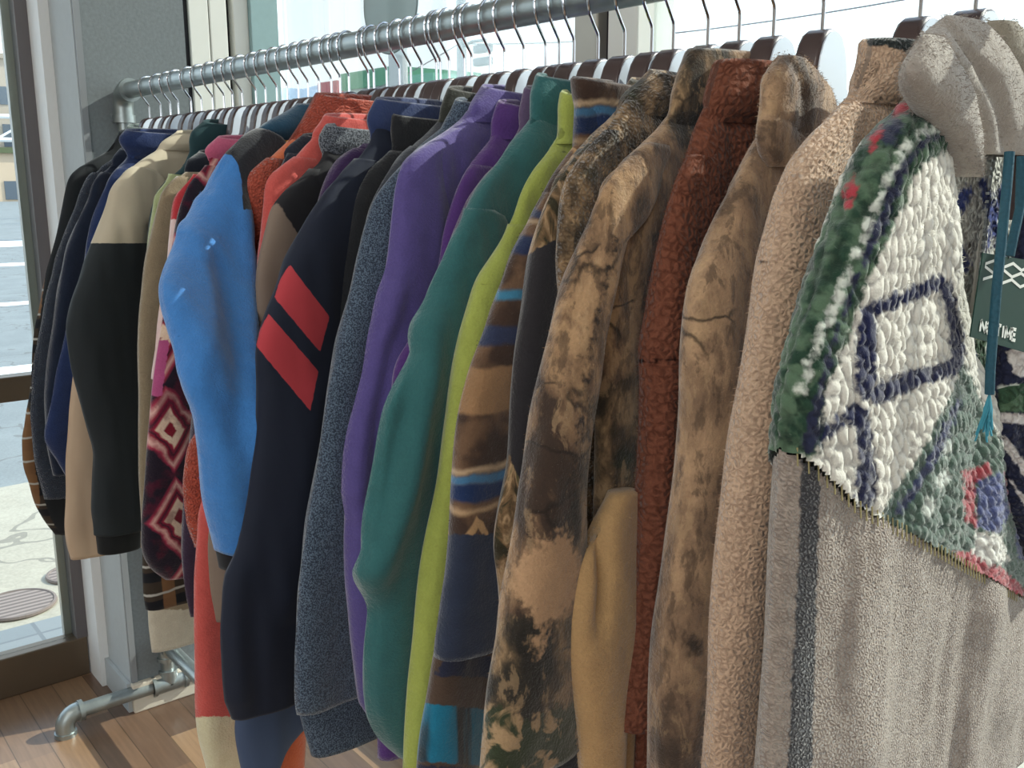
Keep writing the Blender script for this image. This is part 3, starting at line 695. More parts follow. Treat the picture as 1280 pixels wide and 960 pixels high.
GN = [0]
def garment(stem, contour, label, mat, cat='jacket', name='fleece_jacket', phi=PHI0, sleeve_y=None, sleeve_w=.10, inner=None, th=.019, bth=.017,
            hem=.62, collar=None, collar_top=.02, cuff=None, cuff_mat=None, body_mat=None, res=.007, p=2.4, folds=(), wrk=.0035, regs=None,
            nub=None, fuzz=None, X0=None, group=None, shear=0.10, bodyw=.20, hang=True, sleeve_extra=0.0, ncs=.003, front=True, crn=.024, cdrop=.012, neck_y=None, cz_add=0.0, tail=None, bgap=.035, cmat=None, swing=None, bnub=None):
    GN[0] += 1; seed = GN[0]; ph = math.radians(phi); X = stemX(stem) if X0 is None else X0
    base_n = ncs
    if swing:
        def ncs(py): return base_n+swing[2]*(lambda q: q*q*(3-2*q))(min(1, max(0, (py-swing[0])/(swing[1]-swing[0]))))
    L, zt, zb = curve(contour, X, ph, ncs)
    if swing:
        szs = [(unproj(a, b, X, ph, ncs(b))[1], ncs(b)) for a, b in contour]
        def nc_of(z): return np.interp(-np.asarray(z), [-q[0] for q in szs], [q[1] for q in szs])
        LB, _, _ = curve(contour, X, ph, base_n)
    else:
        def nc_of(z): return np.full(len(z), base_n)
        LB = L
    rt = empty(name, (X, RY, 0), ph); tag(rt, label, cat, group)
    body_mat = body_mat or mat
    neck_z = unproj(contour[0][0], neck_y, X, ph)[1] if neck_y else zt-.055
    if sleeve_y is None:
        zsh = neck_z-.09
    else: zsh = unproj(contour[0][0], sleeve_y, X, ph)[1]
    # body
    zs = np.arange(neck_z, hem, -res)
    k_ = np.clip((zsh-zs)/.12, 0, 1); out = LB(zs)-.004-k_*bgap
    out = np.minimum(out, bodyw)
    far = -np.minimum(np.abs(L(zs)), .20+.0*zs); far = -np.clip(np.abs(out)+.01, .05, .24)
    thb = bth*np.clip(.55+(neck_z-zs)/.05, .55, 1)
    body = loft('body', zs, out, far, thb, np.zeros(len(zs)), body_mat, rt, res, 2.8, folds=(() if swing else folds), wrk=wrk, seed=seed, regs=regs, X0=X, phi=ph, nub=nub, fuzz=(fuzz if body_mat is mat else None), shear=0)
    # near sleeve
    zend = zb
    zs = np.arange(zsh+.035, zend, -res)
    if cuff: zcu = zend+cuff
    so = L(zs); g_ = np.clip((zsh+.035-zs)/.10, 0, 1); wd = .03+(sleeve_w-.03)*np.sqrt(g_)
    if inner:
        I, _, _ = curve(inner, X, ph, ncs); zi = unproj(*inner[0], X, ph)[1]
        bl = np.clip((zi-zs)/.04, 0, 1); si = (so-wd)*(1-bl)+I(zs)*bl
        si = np.minimum(si, so-.015)
    else: si = so-wd
    tt = th*(.5+.5*g_); nc = nc_of(zs)
    if cuff:
        m_ = zs > zcu
        a = loft('sleeve', zs[m_], so[m_], si[m_], tt[m_], nc[m_], mat, rt, res, p, folds=folds, wrk=wrk, seed=seed+50, regs=regs, X0=X, phi=ph, nub=nub, fuzz=fuzz, shear=shear, fn=(ncs if swing else None))
        zc = np.arange(zcu+.006, zend, -res); soc = L(zc)-.003; sic = np.interp(-zc, -zs, si)+.006
        loft('cuff', zc, soc, sic, np.full(len(zc), th*.85), nc_of(zc), cuff_mat or mat, a, res, p, wrk=.001, seed=seed, regs=None, X0=X, phi=ph, shear=shear)
    else:
        loft('sleeve', zs, so, si, tt, nc, mat, rt, res, p, folds=folds, wrk=wrk, seed=seed+50, regs=regs, X0=X, phi=ph, nub=nub, fuzz=fuzz, shear=shear, fn=(ncs if swing else None))
    # far sleeve hangs on the window side
    zs2 = np.arange(zsh-.02, max(zend, hem-.05), -res*1.6)
    fo = -np.clip(np.abs(L(zs2))*.95, .10, .25); g2 = np.clip((zsh-.02-zs2)/.1, 0, 1)
    loft('sleeve', zs2, fo, fo+.03+.07*np.sqrt(g2), th*(.5+.5*g2), np.full(len(zs2), .0), mat, rt, res*1.6, p, wrk=wrk, seed=seed+90, regs=None, X0=X, phi=ph, nub=None)
    # collar: a ring standing on the neck, open on top
    if collar is not False:
        cm = cmat or mat; zc = np.arange(neck_z-.012, zt+.0001+cz_add, .006 if res > .004 else res); nseg = 44
        sc0 = -.008; verts = []; faces = []; rr_ = []
        T = np.linspace(0, 2*math.pi, nseg, endpoint=False)
        nr = len(zc)
        def addring(z, rs, rn, drop):
            for t in T:
                q = .0022*math.sin(3*t+seed)+.0015*math.sin(5*t+seed*2)
                u = (z-zc[0])/(zc[-1]-zc[0]+1e-6)
                zz = z-drop*u*(.5+.5*math.sin(t))
                verts.append((rn*math.sin(t)*(1+.08*math.sin(2*t+seed)), -(sc0+rs*math.cos(t))+q, zz))
        for z in zc:
            u_ = (z-zc[0])/(zc[-1]-zc[0]+1e-6); us = min(1, u_*2.2); us = us*us*(3-2*us)
            addring(z, max(.022, float(L(z))-sc0-.005*(1-us))+.003*math.sin(math.pi*u_), (bth+.003)*(1-us)+crn*us, cdrop)
        rt_top = max(.022, float(L(zc[-1]))-sc0)
        addring(zc[-1]+.003, rt_top-.003, crn-.002, cdrop)
        addring(zc[-1], rt_top-.006, crn-.0045, cdrop)
        addring(zc[0], max(.018, float(L(zc[0]))-sc0-.008), crn-.006, 0)
        R_n = nr+3
        for a in range(R_n-1):
            for j in range(nseg):
                faces.append((a*nseg+j, a*nseg+(j+1) % nseg, (a+1)*nseg+(j+1) % nseg, (a+1)*nseg+j))
        faces.append(tuple((R_n-1)*nseg+j for j in range(nseg)))
        me = bpy.data.meshes.new('collar'); me.from_pydata(verts, [], faces); me.update(); me.shade_smooth()
        V = np.array(verts); ul = me.uv_layers.new(name='surf'); vi = np.zeros(len(me.loops), np.int32); me.loops.foreach_get('vertex_index', vi)
        LU = np.stack([np.minimum(np.abs(((vi % nseg)/nseg)-.75), 1)*.28, V[vi, 2]], 1); ul.data.foreach_set('uv', LU.ravel().astype(np.float32))
        if regs:
            write_regs(me, verts, regs, X, ph)
        co_ = add('collar', me, cm, rt)
    if front:
        # front zip, on the side that faces along the rail towards the camera
        zz = np.arange(neck_z+.02, hem+.01, -.01)
        mb = MB().tube([(bth*.98+.0015, .012+.003*math.sin(z*14+seed), z) for z in zz], .0022, 6)
        mb.build('zip', M_dark, rt)
    if hang: hanger(X, ph, hl(label), L, thk=(.0075 if X < -.8 else .0105))
    return rt, L, X, ph
def seam_strip(px, w=2.2):
    return [(a, b-w/2) for a, b in px]+[(a, b+w/2) for a, b in reversed(px)]
_seen = set()
def hl(label):
    best = None
    for cut in (',', ' with ', ' whose ', ' hanging ', ' between ', ' showing ', ' tucked ', ' squeezed ', ' mostly ', ' glimpsed ', ' next to ', ' behind ', ' below '):
        c = label.split(cut)[0]
        if 3 <= len(c.split()) <= 10 and c not in _seen and (best is None or len(c) < len(best)) and len(c.split()) >= 4: best = c
    best = best or ' '.join(label.split()[:10]); _seen.add(best)
    return 'dark hanger with painted-on glare carrying the '+best
C_ = rgb
# ---------------- nearest first: the sherpa patchwork jacket
def patchwork():
    ph = math.radians(6); X = stemX(1218)
    rt = empty('patchwork_sherpa_jacket', (X, RY, 0), ph)
    tag(rt, 'nearest sherpa jacket, white with navy diamonds, green knit shoulder band and grey lower half', 'jacket')
    body_m = cloth('patch_body', C_(226, 226, 216), 'sherpabig', regions=[('lat', C_(70, 84, 150)), ('grn', 'knit'), ('grey', C_(150, 142, 134))], fuzz_edge=.004)
    n1 = .034
    sleeve_m = cloth('patch_sleeve', C_(226, 222, 210), 'nubs', regions=[('nav', C_(26, 34, 76)), ('band', 'greenknit'), ('bandw', C_(214, 220, 208)), ('bandn', C_(40, 46, 74)), ('bandr', C_(176, 48, 62)), ('grn', C_(70, 98, 84)), ('grnw', C_(206, 214, 204)), ('grnn', C_(52, 62, 104)), ('red', C_(170, 42, 58)), ('blu', C_(64, 78, 136)), ('whp', C_(226, 224, 214))], fuzz_edge=.0035)
    grey_m = cloth('grey_fleece_lower', C_(166, 152, 140), 'sherpafine', regions=[('dark', C_(66, 66, 70))], fuzz_edge=.002)
    out = [(1148, 118), (1128, 138), (1108, 162), (1086, 200), (1062, 256), (1036, 318), (1006, 400), (985, 465), (975, 520), (972, 562), (966, 640), (960, 760), (955, 880), (952, 960), (950, 1010), (948, 1300)]
    inn = [(1166, 150), (1172, 200), (1176, 260), (1180, 330), (1194, 400), (1214, 470), (1238, 540), (1262, 600), (1284, 680), (1296, 760), (1302, 850), (1304, 950), (1304, 1300)]
    L, zt, zb = curve(out, X, ph, n1); I, _, _ = curve(inn, X, ph, n1)
    zb = unproj(1225, 950, X, ph, n1)[1]
    res = .0023
    zs = np.arange(zt-.002, zb, -res); so = L(zs); si = np.minimum(I(zs), so-.012)
    g_ = np.clip((zt-zs)/.09, 0, 1); tt = .008+.020*np.sqrt(g_)
    # regions, px outlines
    band = [[(1190, 100), (1100, 120), (1040, 250), (960, 450), (950, 575), (1022, 570), (1030, 500), (1060, 420), (1090, 340), (1125, 270), (1150, 210), (1196, 180)]]
    bandw = []
    path = [(1172, 158), (1148, 172), (1128, 196), (1108, 226), (1095, 262), (1080, 300), (1062, 338), (1046, 372), (1034, 404), (1018, 438), (1006, 470), (998, 505)]
    rnd = random.Random(3)
    for (a, b), (c, d_) in zip(path, path[1:]):
        for t in (.0, .5):
            x = a+(c-a)*t+rnd.uniform(-3, 3); y = b+(d_-b)*t; r = rnd.uniform(7, 11)
            bandw.append([(x-r, y+2), (x-2, y-r*.9), (x+r, y-3), (x+3, y+r*.8)])
    bandn = [[(1188, 168), (1160, 178), (1135, 212), (1120, 250), (1104, 290), (1082, 330), (1062, 380), (1044, 430), (1030, 490), (1020, 566), (1000, 566), (1010, 520), (1026, 470), (1040, 420), (1060, 370), (1078, 322), (1096, 275), (1112, 235), (1130, 200), (1156, 170)],
             [(1100, 162), (1120, 145), (1130, 160), (1118, 182), (1098, 180)]]
    bandr = [[(1118, 132), (1145, 122), (1172, 128), (1180, 148), (1160, 140), (1140, 138), (1118, 146)], [(1084, 176), (1100, 158), (1104, 168), (1090, 190)], [(1052, 245), (1068, 218), (1074, 238), (1058, 262)]]
    nav = [[(1075, 384), (1172, 344), (1192, 352), (1160, 372), (1095, 392), (1098, 470), (1090, 500), (1084, 508), (1070, 494), (1070, 440)],
           [(1076, 490), (1140, 462), (1200, 446), (1198, 468), (1150, 484), (1094, 508)],
           [(1168, 346), (1188, 350), (1206, 420), (1206, 466), (1190, 462), (1186, 410)],
           [(1008, 552), (1070, 502), (1084, 510), (1090, 520), (1050, 535), (1014, 566)],
           [(1064, 512), (1086, 508), (1092, 560), (1096, 612), (1088, 640), (1068, 628), (1072, 570)]]
    grn = [[(1206, 452), (1186, 500), (1150, 568), (1100, 640), (1110, 665), (1200, 720), (1300, 765), (1300, 640), (1240, 530)]]
    grnw = [[(1168, 600), (1182, 585), (1190, 596), (1176, 614)], [(1150, 640), (1160, 620), (1172, 626), (1162, 650)], [(1176, 560), (1186, 548), (1192, 560), (1184, 572)]]
    grnn = [[(1196, 500), (1206, 490), (1180, 560), (1150, 610), (1126, 645), (1118, 640), (1150, 590)]]
    red = [[(1205, 590), (1235, 578), (1240, 592), (1218, 604), (1222, 660), (1206, 650)], [(1256, 590), (1268, 600), (1282, 650), (1264, 640)], [(1190, 690), (1225, 690), (1280, 735), (1280, 755), (1230, 735)]]
    blu = [[(1222, 604), (1252, 590), (1262, 640), (1250, 668), (1224, 660)], [(1270, 660), (1290, 660), (1290, 700), (1272, 700)]]
    whp = [[(1220, 664), (1252, 668), (1262, 700), (1236, 706), (1218, 692)]]
    # the seam between patchwork and grey lower half, in plane heights
    seam = [(940, 566), (1012, 566), (1066, 632), (1120, 662), (1180, 696), (1240, 730), (1284, 752), (1330, 775)]
    regs = [('band', band), ('bandw', bandw), ('bandn', bandn), ('bandr', bandr), ('nav', nav), ('grn', grn), ('grnw', grnw), ('grnn', grnn), ('red', red), ('blu', blu), ('whp', whp)]
    sm = [unproj(a, b, X, ph, n1+.02) for a, b in seam]; order = sorted(sm)
    o = loft('sleeve', zs, so, si, tt, np.full(len(zs), n1), sleeve_m, rt, res, 2.2, wrk=.004, seed=1, regs=regs, X0=X, phi=ph, nub=(118, .0034), fuzz=(9000, .0028, .0003), shear=0)
    import bmesh
    xs_ = [q[0] for q in order]; zz_ = [q[1] for q in order]
    bm = bmesh.new(); bm.from_mesh(o.data)
    bmesh.ops.delete(bm, geom=[v for v in bm.verts if v.co.z < np.interp(-v.co.y, xs_, zz_)-.001], context='VERTS'); bm.to_mesh(o.data); bm.free()
    zs2 = np.arange(max(q[1] for q in order)+.02, zb, -res); so2 = L(zs2)-.002; si2 = I(zs2)+.002
    dark = [[(1003, 560), (1026, 560), (1022, 700), (1018, 840), (1014, 1000), (984, 1000), (990, 840), (998, 700)]]
    g = loft('grey_lower_sleeve', zs2, so2, si2, np.full(len(zs2), .0262), np.full(len(zs2), n1), grey_m, o, res, 2.2, wrk=.0045, seed=1, regs=[('dark', dark)], X0=X, phi=ph, fuzz=(7000, .0022, .0003),
             folds=[([(1120, 640), (1090, 760), (1080, 960)], .006, .03), ([(1240, 740), (1250, 900)], .006, .03)], open_bottom=.03, top_cap=False)
    bm = bmesh.new(); bm.from_mesh(g.data)
    bmesh.ops.delete(bm, geom=[v for v in bm.verts if v.co.z > np.interp(-v.co.y, xs_, zz_)+.001], context='VERTS'); bm.to_mesh(g.data); bm.free()
    g['label'] = 'plain grey-beige fleece lower half with a dark vertical stripe'
    # whip stitching along the seam
    mb = MB()
    for i in range(90):
        u = i/89; s_ = np.interp(u, [0, 1], [order[0][0]+.004, order[-1][0]-.012]); z_ = np.interp(s_, xs_, zz_)
        row = L(np.array([z_]))[0], I(np.array([z_]))[0]
        if not (row[1]+.004 < s_ < row[0]-.002): continue
        cc = (row[0]+row[1])/2; hh = (row[0]-row[1])/2
        q = min(.97, abs((s_-cc)/max(hh, .01))); nn_ = n1+.0272*(1-q**2.2)**(1/2.2)+.002
        mb.tube([(nn_, -s_, z_+.004), (nn_+.001, -s_, z_-.006)], .0005, 4)
    mb.build('seam_stitching', simple('stitch_thread', C_(150, 140, 100), .8), o)
    # body and far half
    zsb = np.arange(1.335, .99, -.005)
    sb = np.minimum(L(zsb)-.02, .2); sb = np.minimum(sb, .055+.25*np.clip((1.33-zsb)/.25, 0, 1))
    bregs = [('lat', [[(1148, 250), (1158, 236), (1216, 330), (1206, 345)], [(1206, 232), (1220, 240), (1160, 330), (1150, 318)], [(1226, 330), (1234, 318), (1262, 236), (1250, 226)], [(1222, 226), (1232, 222), (1262, 320), (1250, 330)]]),
             ('grn', [[(1170, 345), (1204, 345), (1240, 330), (1300, 330), (1300, 640), (1190, 640), (1180, 400)]]),
             ('grey', [[(900, 660), (1400, 700), (1400, 1300), (900, 1300)]])]
    loft('body', zsb, sb, -.06-.17*np.clip((1.335-zsb)/.14, 0, 1), np.full(len(zsb), .016), np.zeros(len(zsb)), body_m, rt, .004, 2.6, wrk=.004, seed=3, regs=bregs, X0=X, phi=ph, nub=(150, .003))
    zsf = np.arange(1.25, .97, -.008)
    loft('sleeve', zsf, np.full(len(zsf), -.16)-.06*np.clip((1.25-zsf)/.3, 0, 1), np.full(len(zsf), -.20)-.11*np.clip((1.25-zsf)/.15, 0, 1), .012+.012*np.clip((1.25-zsf)/.1, 0, 1), np.zeros(len(zsf)), sleeve_m, rt, .008, wrk=.003, seed=9)
    # cream zip down the front
    zz = np.arange(1.30, .72, -.006)
    zo = MB().tube([(.0185+.001*math.sin(z*30), .002+.006*(1.3-z)+.004*math.sin(z*9), z) for z in zz], .0030, 8).build('zip', simple('cream_zip', C_(216, 212, 200), .5), rt, True)
    mb = MB()
    for z in zz: mb.box(.0208, .0222, .002+.006*(1.3-z)+.004*math.sin(z*9)-.0022, .002+.006*(1.3-z)+.004*math.sin(z*9)+.0022, z-.001, z+.001)
    mb.build('zip_teeth', simple('zip_teeth', C_(190, 188, 180), .4), zo)
    # grey fleece collar, turned down over the shoulders
    cm = cloth('grey_collar_fleece', C_(160, 150, 140), 'fleece')
    o1 = [(1196, 20), (1172, 26), (1160, 40), (1156, 60), (1160, 90), (1172, 120), (1188, 150), (1200, 180), (1206, 200)]
    i1 = [(1202, 20), (1226, 36), (1244, 62), (1256, 92), (1266, 124), (1273, 150), (1277, 172), (1280, 186), (1278, 200)]
    def lobe(name, o_, i_, noff, th, fl, seed):
        A, z0, z1 = curve(o_, X, ph, noff); B, _, z1b = curve(i_, X, ph, noff); zq = np.arange(z0-.001, max(z1, z1b), -.0025)
        g0 = np.clip((zq[0]-zq)/.03, 0, 1); tt_ = th*np.sqrt(.12+.88*g0)
        return loft(name, zq, A(zq), np.minimum(B(zq), A(zq)-.004), tt_, np.full(len(zq), noff), cm, rt, .0028, 2.3, folds=fl, wrk=.003, seed=seed, X0=X, phi=ph, fuzz=(5000, .0028, .0003))
    lobe('collar', o1, i1, .034, .020, [([(1182, 50), (1205, 90), (1228, 130), (1240, 185)], -.007, .008), ([(1214, 40), (1240, 90), (1256, 150), (1262, 190)], -.006, .008)], 11)
    lobe('collar_fold', [(1160, 42), (1140, 56), (1131, 76), (1128, 104), (1132, 122), (1148, 134), (1166, 152), (1182, 176), (1194, 202), (1202, 222)],
         [(1166, 42), (1182, 54), (1196, 80), (1206, 110), (1214, 140), (1217, 165), (1216, 190), (1210, 205), (1207, 215), (1205, 224)], .050, .016, [([(1140, 100), (1168, 110), (1184, 150), (1190, 190)], -.008, .01)], 13)
    hanger(X, ph, 'dark hanger with painted-on glare that carries the nearest patchwork sherpa jacket', lambda z: 0.06)
    return rt, X, ph
AR, AX, APH = patchwork()

# ---------------- a second patterned jacket, half out of frame, with cord and tag
def edge_jacket():
    ph = math.radians(0); X = stemX(1330)
    rt = empty('patterned_sherpa_jacket', (X, RY, 0), ph)
    tag(rt, 'navy and white patterned jacket at the right picture edge, teal drawcords on a grey hood', 'jacket')
    mt = cloth('edge_pattern', C_(44, 48, 72), 'sherpabig', regions=[('w', C_(220, 214, 210)), ('r', 'knit')])
    def L(z): return -.045+.0*z
    zs = np.arange(1.33, .62, -.004)
    pt = [[(1258, 440), (1275, 425), (1300, 430), (1300, 470), (1268, 470)], [(1252, 540), (1300, 600), (1300, 625), (1256, 560)], [(1250, 515), (1300, 520), (1300, 532), (1250, 528)], [(1262, 600), (1300, 640), (1290, 650)]]
    o_ = [(1290, 200), (1282, 260), (1272, 330), (1262, 400), (1254, 470), (1250, 560), (1258, 620), (1290, 700)]
    A, z0, z1 = curve(o_, X, ph, 0)
    zs = np.arange(z0, z1, -.004)
    loft('body', zs, A(zs), A(zs)-.17, np.full(len(zs), .016), np.zeros(len(zs)), mt, rt, .004, 2.6, wrk=.004, seed=21, regs=[('w', pt), ('r', [[(1250, 380), (1300, 380), (1300, 430), (1250, 420)], [(1248, 480), (1300, 480), (1300, 515), (1248, 515)]])], X0=X, phi=ph, nub=(140, .003), fuzz=(3000, .003, .0004))
    hm = cloth('hood_grey', C_(148, 140, 124), 'fleece')
    A, z0, z1 = curve([(1246, 26), (1240, 40), (1240, 60), (1248, 84), (1260, 110), (1270, 140), (1280, 175)], X, ph, -.012)
    zq = np.arange(z0, z1, -.003)
    loft('hood', zq, A(zq), A(zq)-.02-.12*np.clip((z0-zq)/.05, 0, 1), .012*np.sqrt(.15+.85*np.clip((z0-zq)/.03, 0, 1)), np.full(len(zq), -.012), hm, rt, .003, 2.3, wrk=.003, seed=23, X0=X, phi=ph, fuzz=(2500, .0025, .0003))
    hanger(X, ph, 'dark hanger that carries the jacket at the right picture edge', lambda z: .2, narrow=.3)
    cord_m = simple('teal_cord', C_(28, 78, 96), .7, noise=.3, nscale=500, bump=.4)
    def cord(px, nm, end=None):
        P = []
        for a, b, nf in px:
            s_, z_ = unproj(a, b, X, ph, nf); P.append(Vector((nf, -s_, z_)))
        Q = []
        for i in range(len(P)-1):
            for t in range(6): Q.append(P[i].lerp(P[i+1], t/6))
        Q.append(P[-1])
        c = MB().tube(Q, .0030, 10).build(nm, cord_m, rt, True)
        return c, Q
    c1, Q = cord([(1262, 190, .035), (1258, 240, .037), (1252, 300, .039), (1246, 360, .040), (1241, 420, .040), (1238, 460, .040), (1237, 492, .040)], 'drawcord')
    mb = MB(); e = Q[-1]
    for i in range(14):
        a = 2*math.pi*i/14; mb.tube([e, e+Vector((.002*math.cos(a), .003*math.sin(a), -.010)), e+Vector((.004*math.cos(a*2), .005*math.sin(a), -.022-.004*(i % 3)))], .0006, 4)
    mb.build('frayed_end', simple('cord_fray', C_(60, 140, 160), .8), c1)
    cord([(1277, 195, .030), (1275, 260, .032), (1266, 300, .033), (1262, 320, .033)], 'drawcord')
    return rt, X, ph
ER, EX, EPH = edge_jacket()

# ---------------- paper tag
def swing_tag():
    n0 = .028; ph = 0
    c = [unproj(a, b, EX, EPH, n0) for a, b in ((1229, 316), (1290, 326), (1283, 441), (1213, 421))]
    rt = empty('swing_tag', (EX+n0, RY, 0), 0)
    tag(rt, 'dark green paper tag with white zigzags and NO TIME lettering at the right', 'tag')
    V3 = lambda u, v, n: (n, -((c[0][0]*(1-u)+c[1][0]*u)*(1-v)+(c[3][0]*(1-u)+c[2][0]*u)*v), (c[0][1]*(1-u)+c[1][1]*u)*(1-v)+(c[3][1]*(1-u)+c[2][1]*u)*v)
    mb = MB(); mb.v = [V3(u, v, n) for n in (-.0008, 0) for u, v in ((0, 0), (1, 0), (1, 1), (0, 1))]
    mb.f = [(4, 5, 6, 7), (3, 2, 1, 0), (0, 1, 5, 4), (1, 2, 6, 5), (2, 3, 7, 6), (3, 0, 4, 7)]
    card = mb.build('card', simple('tag_green_card', C_(22, 56, 48), .6, spec=.25), rt)
    wm = simple('tag_white_print', C_(226, 228, 222), .6); mb = MB()
    for j, (v0, off) in enumerate(((.045, 0), (.135, .5), (.225, 0))):
        n_ = 5
        for i in range(n_):
            u0, u1 = .06+.9*i/n_, .06+.9*(i+1)/n_
            a, b = (v0, v0+.06) if (i+j) % 2 else (v0+.06, v0)
            mb.quad(V3(u0, a, .0003), V3(u0, a+.035, .0003), V3(u1, b+.035, .0003), V3(u1, b, .0003))
    mb.build('zigzag_print', wm, card)
    # lettering as strokes in the card's own coordinates
    G5 = {'N': [((0, 1), (0, 0)), ((0, 0), (1, 1)), ((1, 1), (1, 0))], 'O': [((.25, 0), (.75, 0)), ((.75, 0), (1, .3)), ((1, .3), (1, .7)), ((1, .7), (.75, 1)), ((.75, 1), (.25, 1)), ((.25, 1), (0, .7)), ((0, .7), (0, .3)), ((0, .3), (.25, 0))],
          'T': [((0, 0), (1, 0)), ((.5, 0), (.5, 1))], 'I': [((.5, 0), (.5, 1))], 'M': [((0, 1), (0, 0)), ((0, 0), (.5, .8)), ((.5, .8), (1, 0)), ((1, 0), (1, 1))], 'E': [((0, 0), (0, 1)), ((0, 0), (1, 0)), ((0, .5), (.85, .5)), ((0, 1), (1, 1))]}
    mb = MB(); u = .13
    for ch in 'NO TIME':
        if ch == ' ': u += .05; continue
        wd = {'I': .04, 'M': .10, 'E': .065, 'T': .08}.get(ch, .085)
        for (a, b), (p, q) in G5[ch]:
            A = Vector(V3(u+a*wd, .78+b*.12, .0004)); B = Vector(V3(u+p*wd, .78+q*.12, .0004)); D = (B-A).normalized(); W = Vector((0, -D.z, D.y))*0.0011
            mb.quad(tuple(A-W-D*.0004), tuple(A+W-D*.0004), tuple(B+W+D*.0004), tuple(B-W+D*.0004))
        u += wd+.025
    mb.build('lettering', wm, card)
    a = V3(.5, .02, .0); MB().tube([a, (a[0]-.002, a[1], a[2]+.015), (a[0]-.006, a[1]-.002, a[2]+.03)], .0006, 5).build('string', simple('tag_string', C_(30, 40, 40), .8), rt)
swing_tag()

# ---------------- the row, from the near end to the far end
# B beige sherpa
garment(1149, [(1092, 44), (1096, 62), (1093, 82), (1080, 106), (1060, 130), (1032, 165), (1002, 203), (985, 232), (975, 270), (967, 318), (960, 340), (950, 420), (938, 500), (925, 570), (908, 690), (897, 800), (890, 900), (886, 960), (884, 1010)],
        'camel beige sherpa jacket with a dark collar rim, left of the patchwork jacket', cloth('beige_sherpa', C_(202, 168, 138), 'sherpa', regions=[('rim', C_(48, 56, 56)), ('seam', C_(104, 80, 62))]), name='sherpa_jacket', phi=6, sleeve_y=200, res=.0034, fuzz=(9000, .0026, .0003),
        inner=[(1060, 230), (1045, 300), (1030, 360), (1010, 460), (990, 600), (975, 760), (968, 1010)], hem=.7, crn=.028, wrk=.003, neck_y=110, th=.020,
        cdrop=.002, regs=[('rim', [[(1080, 20), (1140, 20), (1170, 100), (1148, 88), (1132, 66), (1110, 57), (1084, 58)]]), ('seam', [seam_strip([(950, 326), (975, 331), (1000, 337), (1030, 334)])])])
# C camo with open collar
garment(1027, [(974, 70), (966, 80), (962, 100), (966, 125), (958, 160), (938, 190), (922, 226), (906, 264), (892, 306), (872, 346), (864, 380), (860, 450), (862, 520), (855, 600), (842, 700), (832, 800), (826, 900), (824, 1000)],
        'tan and brown camouflage fleece with a wide open collar, left of the camel sherpa', cloth('camo_a', None, 'fleece', pat='camolight'), name='camouflage_fleece', phi=10, sleeve_y=230, res=.0045, fuzz=(5000, .0022, .0003),
        inner=[(990, 215), (962, 290), (950, 340), (938, 420), (924, 520), (910, 640), (902, 760), (898, 1000)], hem=.66, collar=False, neck_y=150, th=.022, cat='fleece jacket')
def camo_collar():
    rt = [o for o in COL.objects if o.name.startswith('camouflage_fleece') and o.parent is None][0]
    X = rt.location.x; ph = rt.rotation_euler.z; n0 = .022
    m_ = bpy.data.materials['camo_a']
    A, z0, z1 = curve([(992, 68), (978, 71), (968, 80), (965, 96), (966, 120), (964, 146), (957, 168), (960, 190), (975, 214)], X, ph, n0)
    B, _, z1b = curve([(996, 68), (1014, 76), (1030, 92), (1042, 112), (1050, 134), (1053, 158), (1051, 178), (1044, 196), (1034, 214)], X, ph, n0)
    zq = np.arange(z0-.001, max(z1, z1b), -.003); g0 = np.clip((z0-zq)/.02, 0, 1)
    loft('collar', zq, A(zq), np.minimum(B(zq), A(zq)-.004), .016*np.sqrt(.2+.8*g0), np.full(len(zq), n0-.004), m_, rt, .0035, 2.4, wrk=.003, seed=31, X0=X, phi=ph, fuzz=(4000, .0024, .0003),
         folds=[([(1000, 75), (1015, 110), (1010, 160)], -.004, .008), ([(970, 150), (1000, 160), (1040, 150)], -.004, .006)])
camo_collar()
# D rust brown sherpa
garment(966, [(906, 78), (900, 98), (893, 128), (880, 160), (868, 184), (850, 214), (838, 254), (828, 300), (820, 360), (812, 420), (807, 450), (812, 470), (812, 560), (806, 660), (794, 780), (780, 870), (772, 925)],
        'rust brown sherpa jacket with curly pile between two camouflage fleeces', cloth('rust_sherpa', C_(126, 74, 54), 'sherpabig', regions=[('seam', C_(44, 24, 20))]), name='sherpa_jacket', phi=10, sleeve_y=250, res=.0035, fuzz=(9000, .0030, .00035), regs=[('seam', [seam_strip([(795, 452), (830, 451), (870, 446)], 4)])],
        hem=.66, crn=.030, cdrop=-.002, neck_y=135, th=.021, cuff=.0, sleeve_w=.09)
# tan fleece sleeve turned inside out
garment(944, [(775, 612), (765, 624), (752, 650), (738, 680), (722, 726), (713, 780), (713, 830), (719, 880), (727, 940), (732, 1000)],
        'golden tan fleece sleeve turned inside out, hanging between camouflage and rust sherpa', cloth('golden_fleece', C_(190, 150, 96), 'fleece'), name='tan_fleece_jacket', phi=10, sleeve_y=664, res=.0045, fuzz=(3000, .0022, .0003),
        inner=[(806, 612), (808, 625), (806, 650), (800, 700), (790, 760), (778, 830), (768, 900), (762, 1000)], hem=.66, collar=False, neck_y=650, th=.017, hang=False, front=False, cat='fleece jacket',
        folds=[([(765, 640), (762, 720), (752, 790)], -.010, .006)])
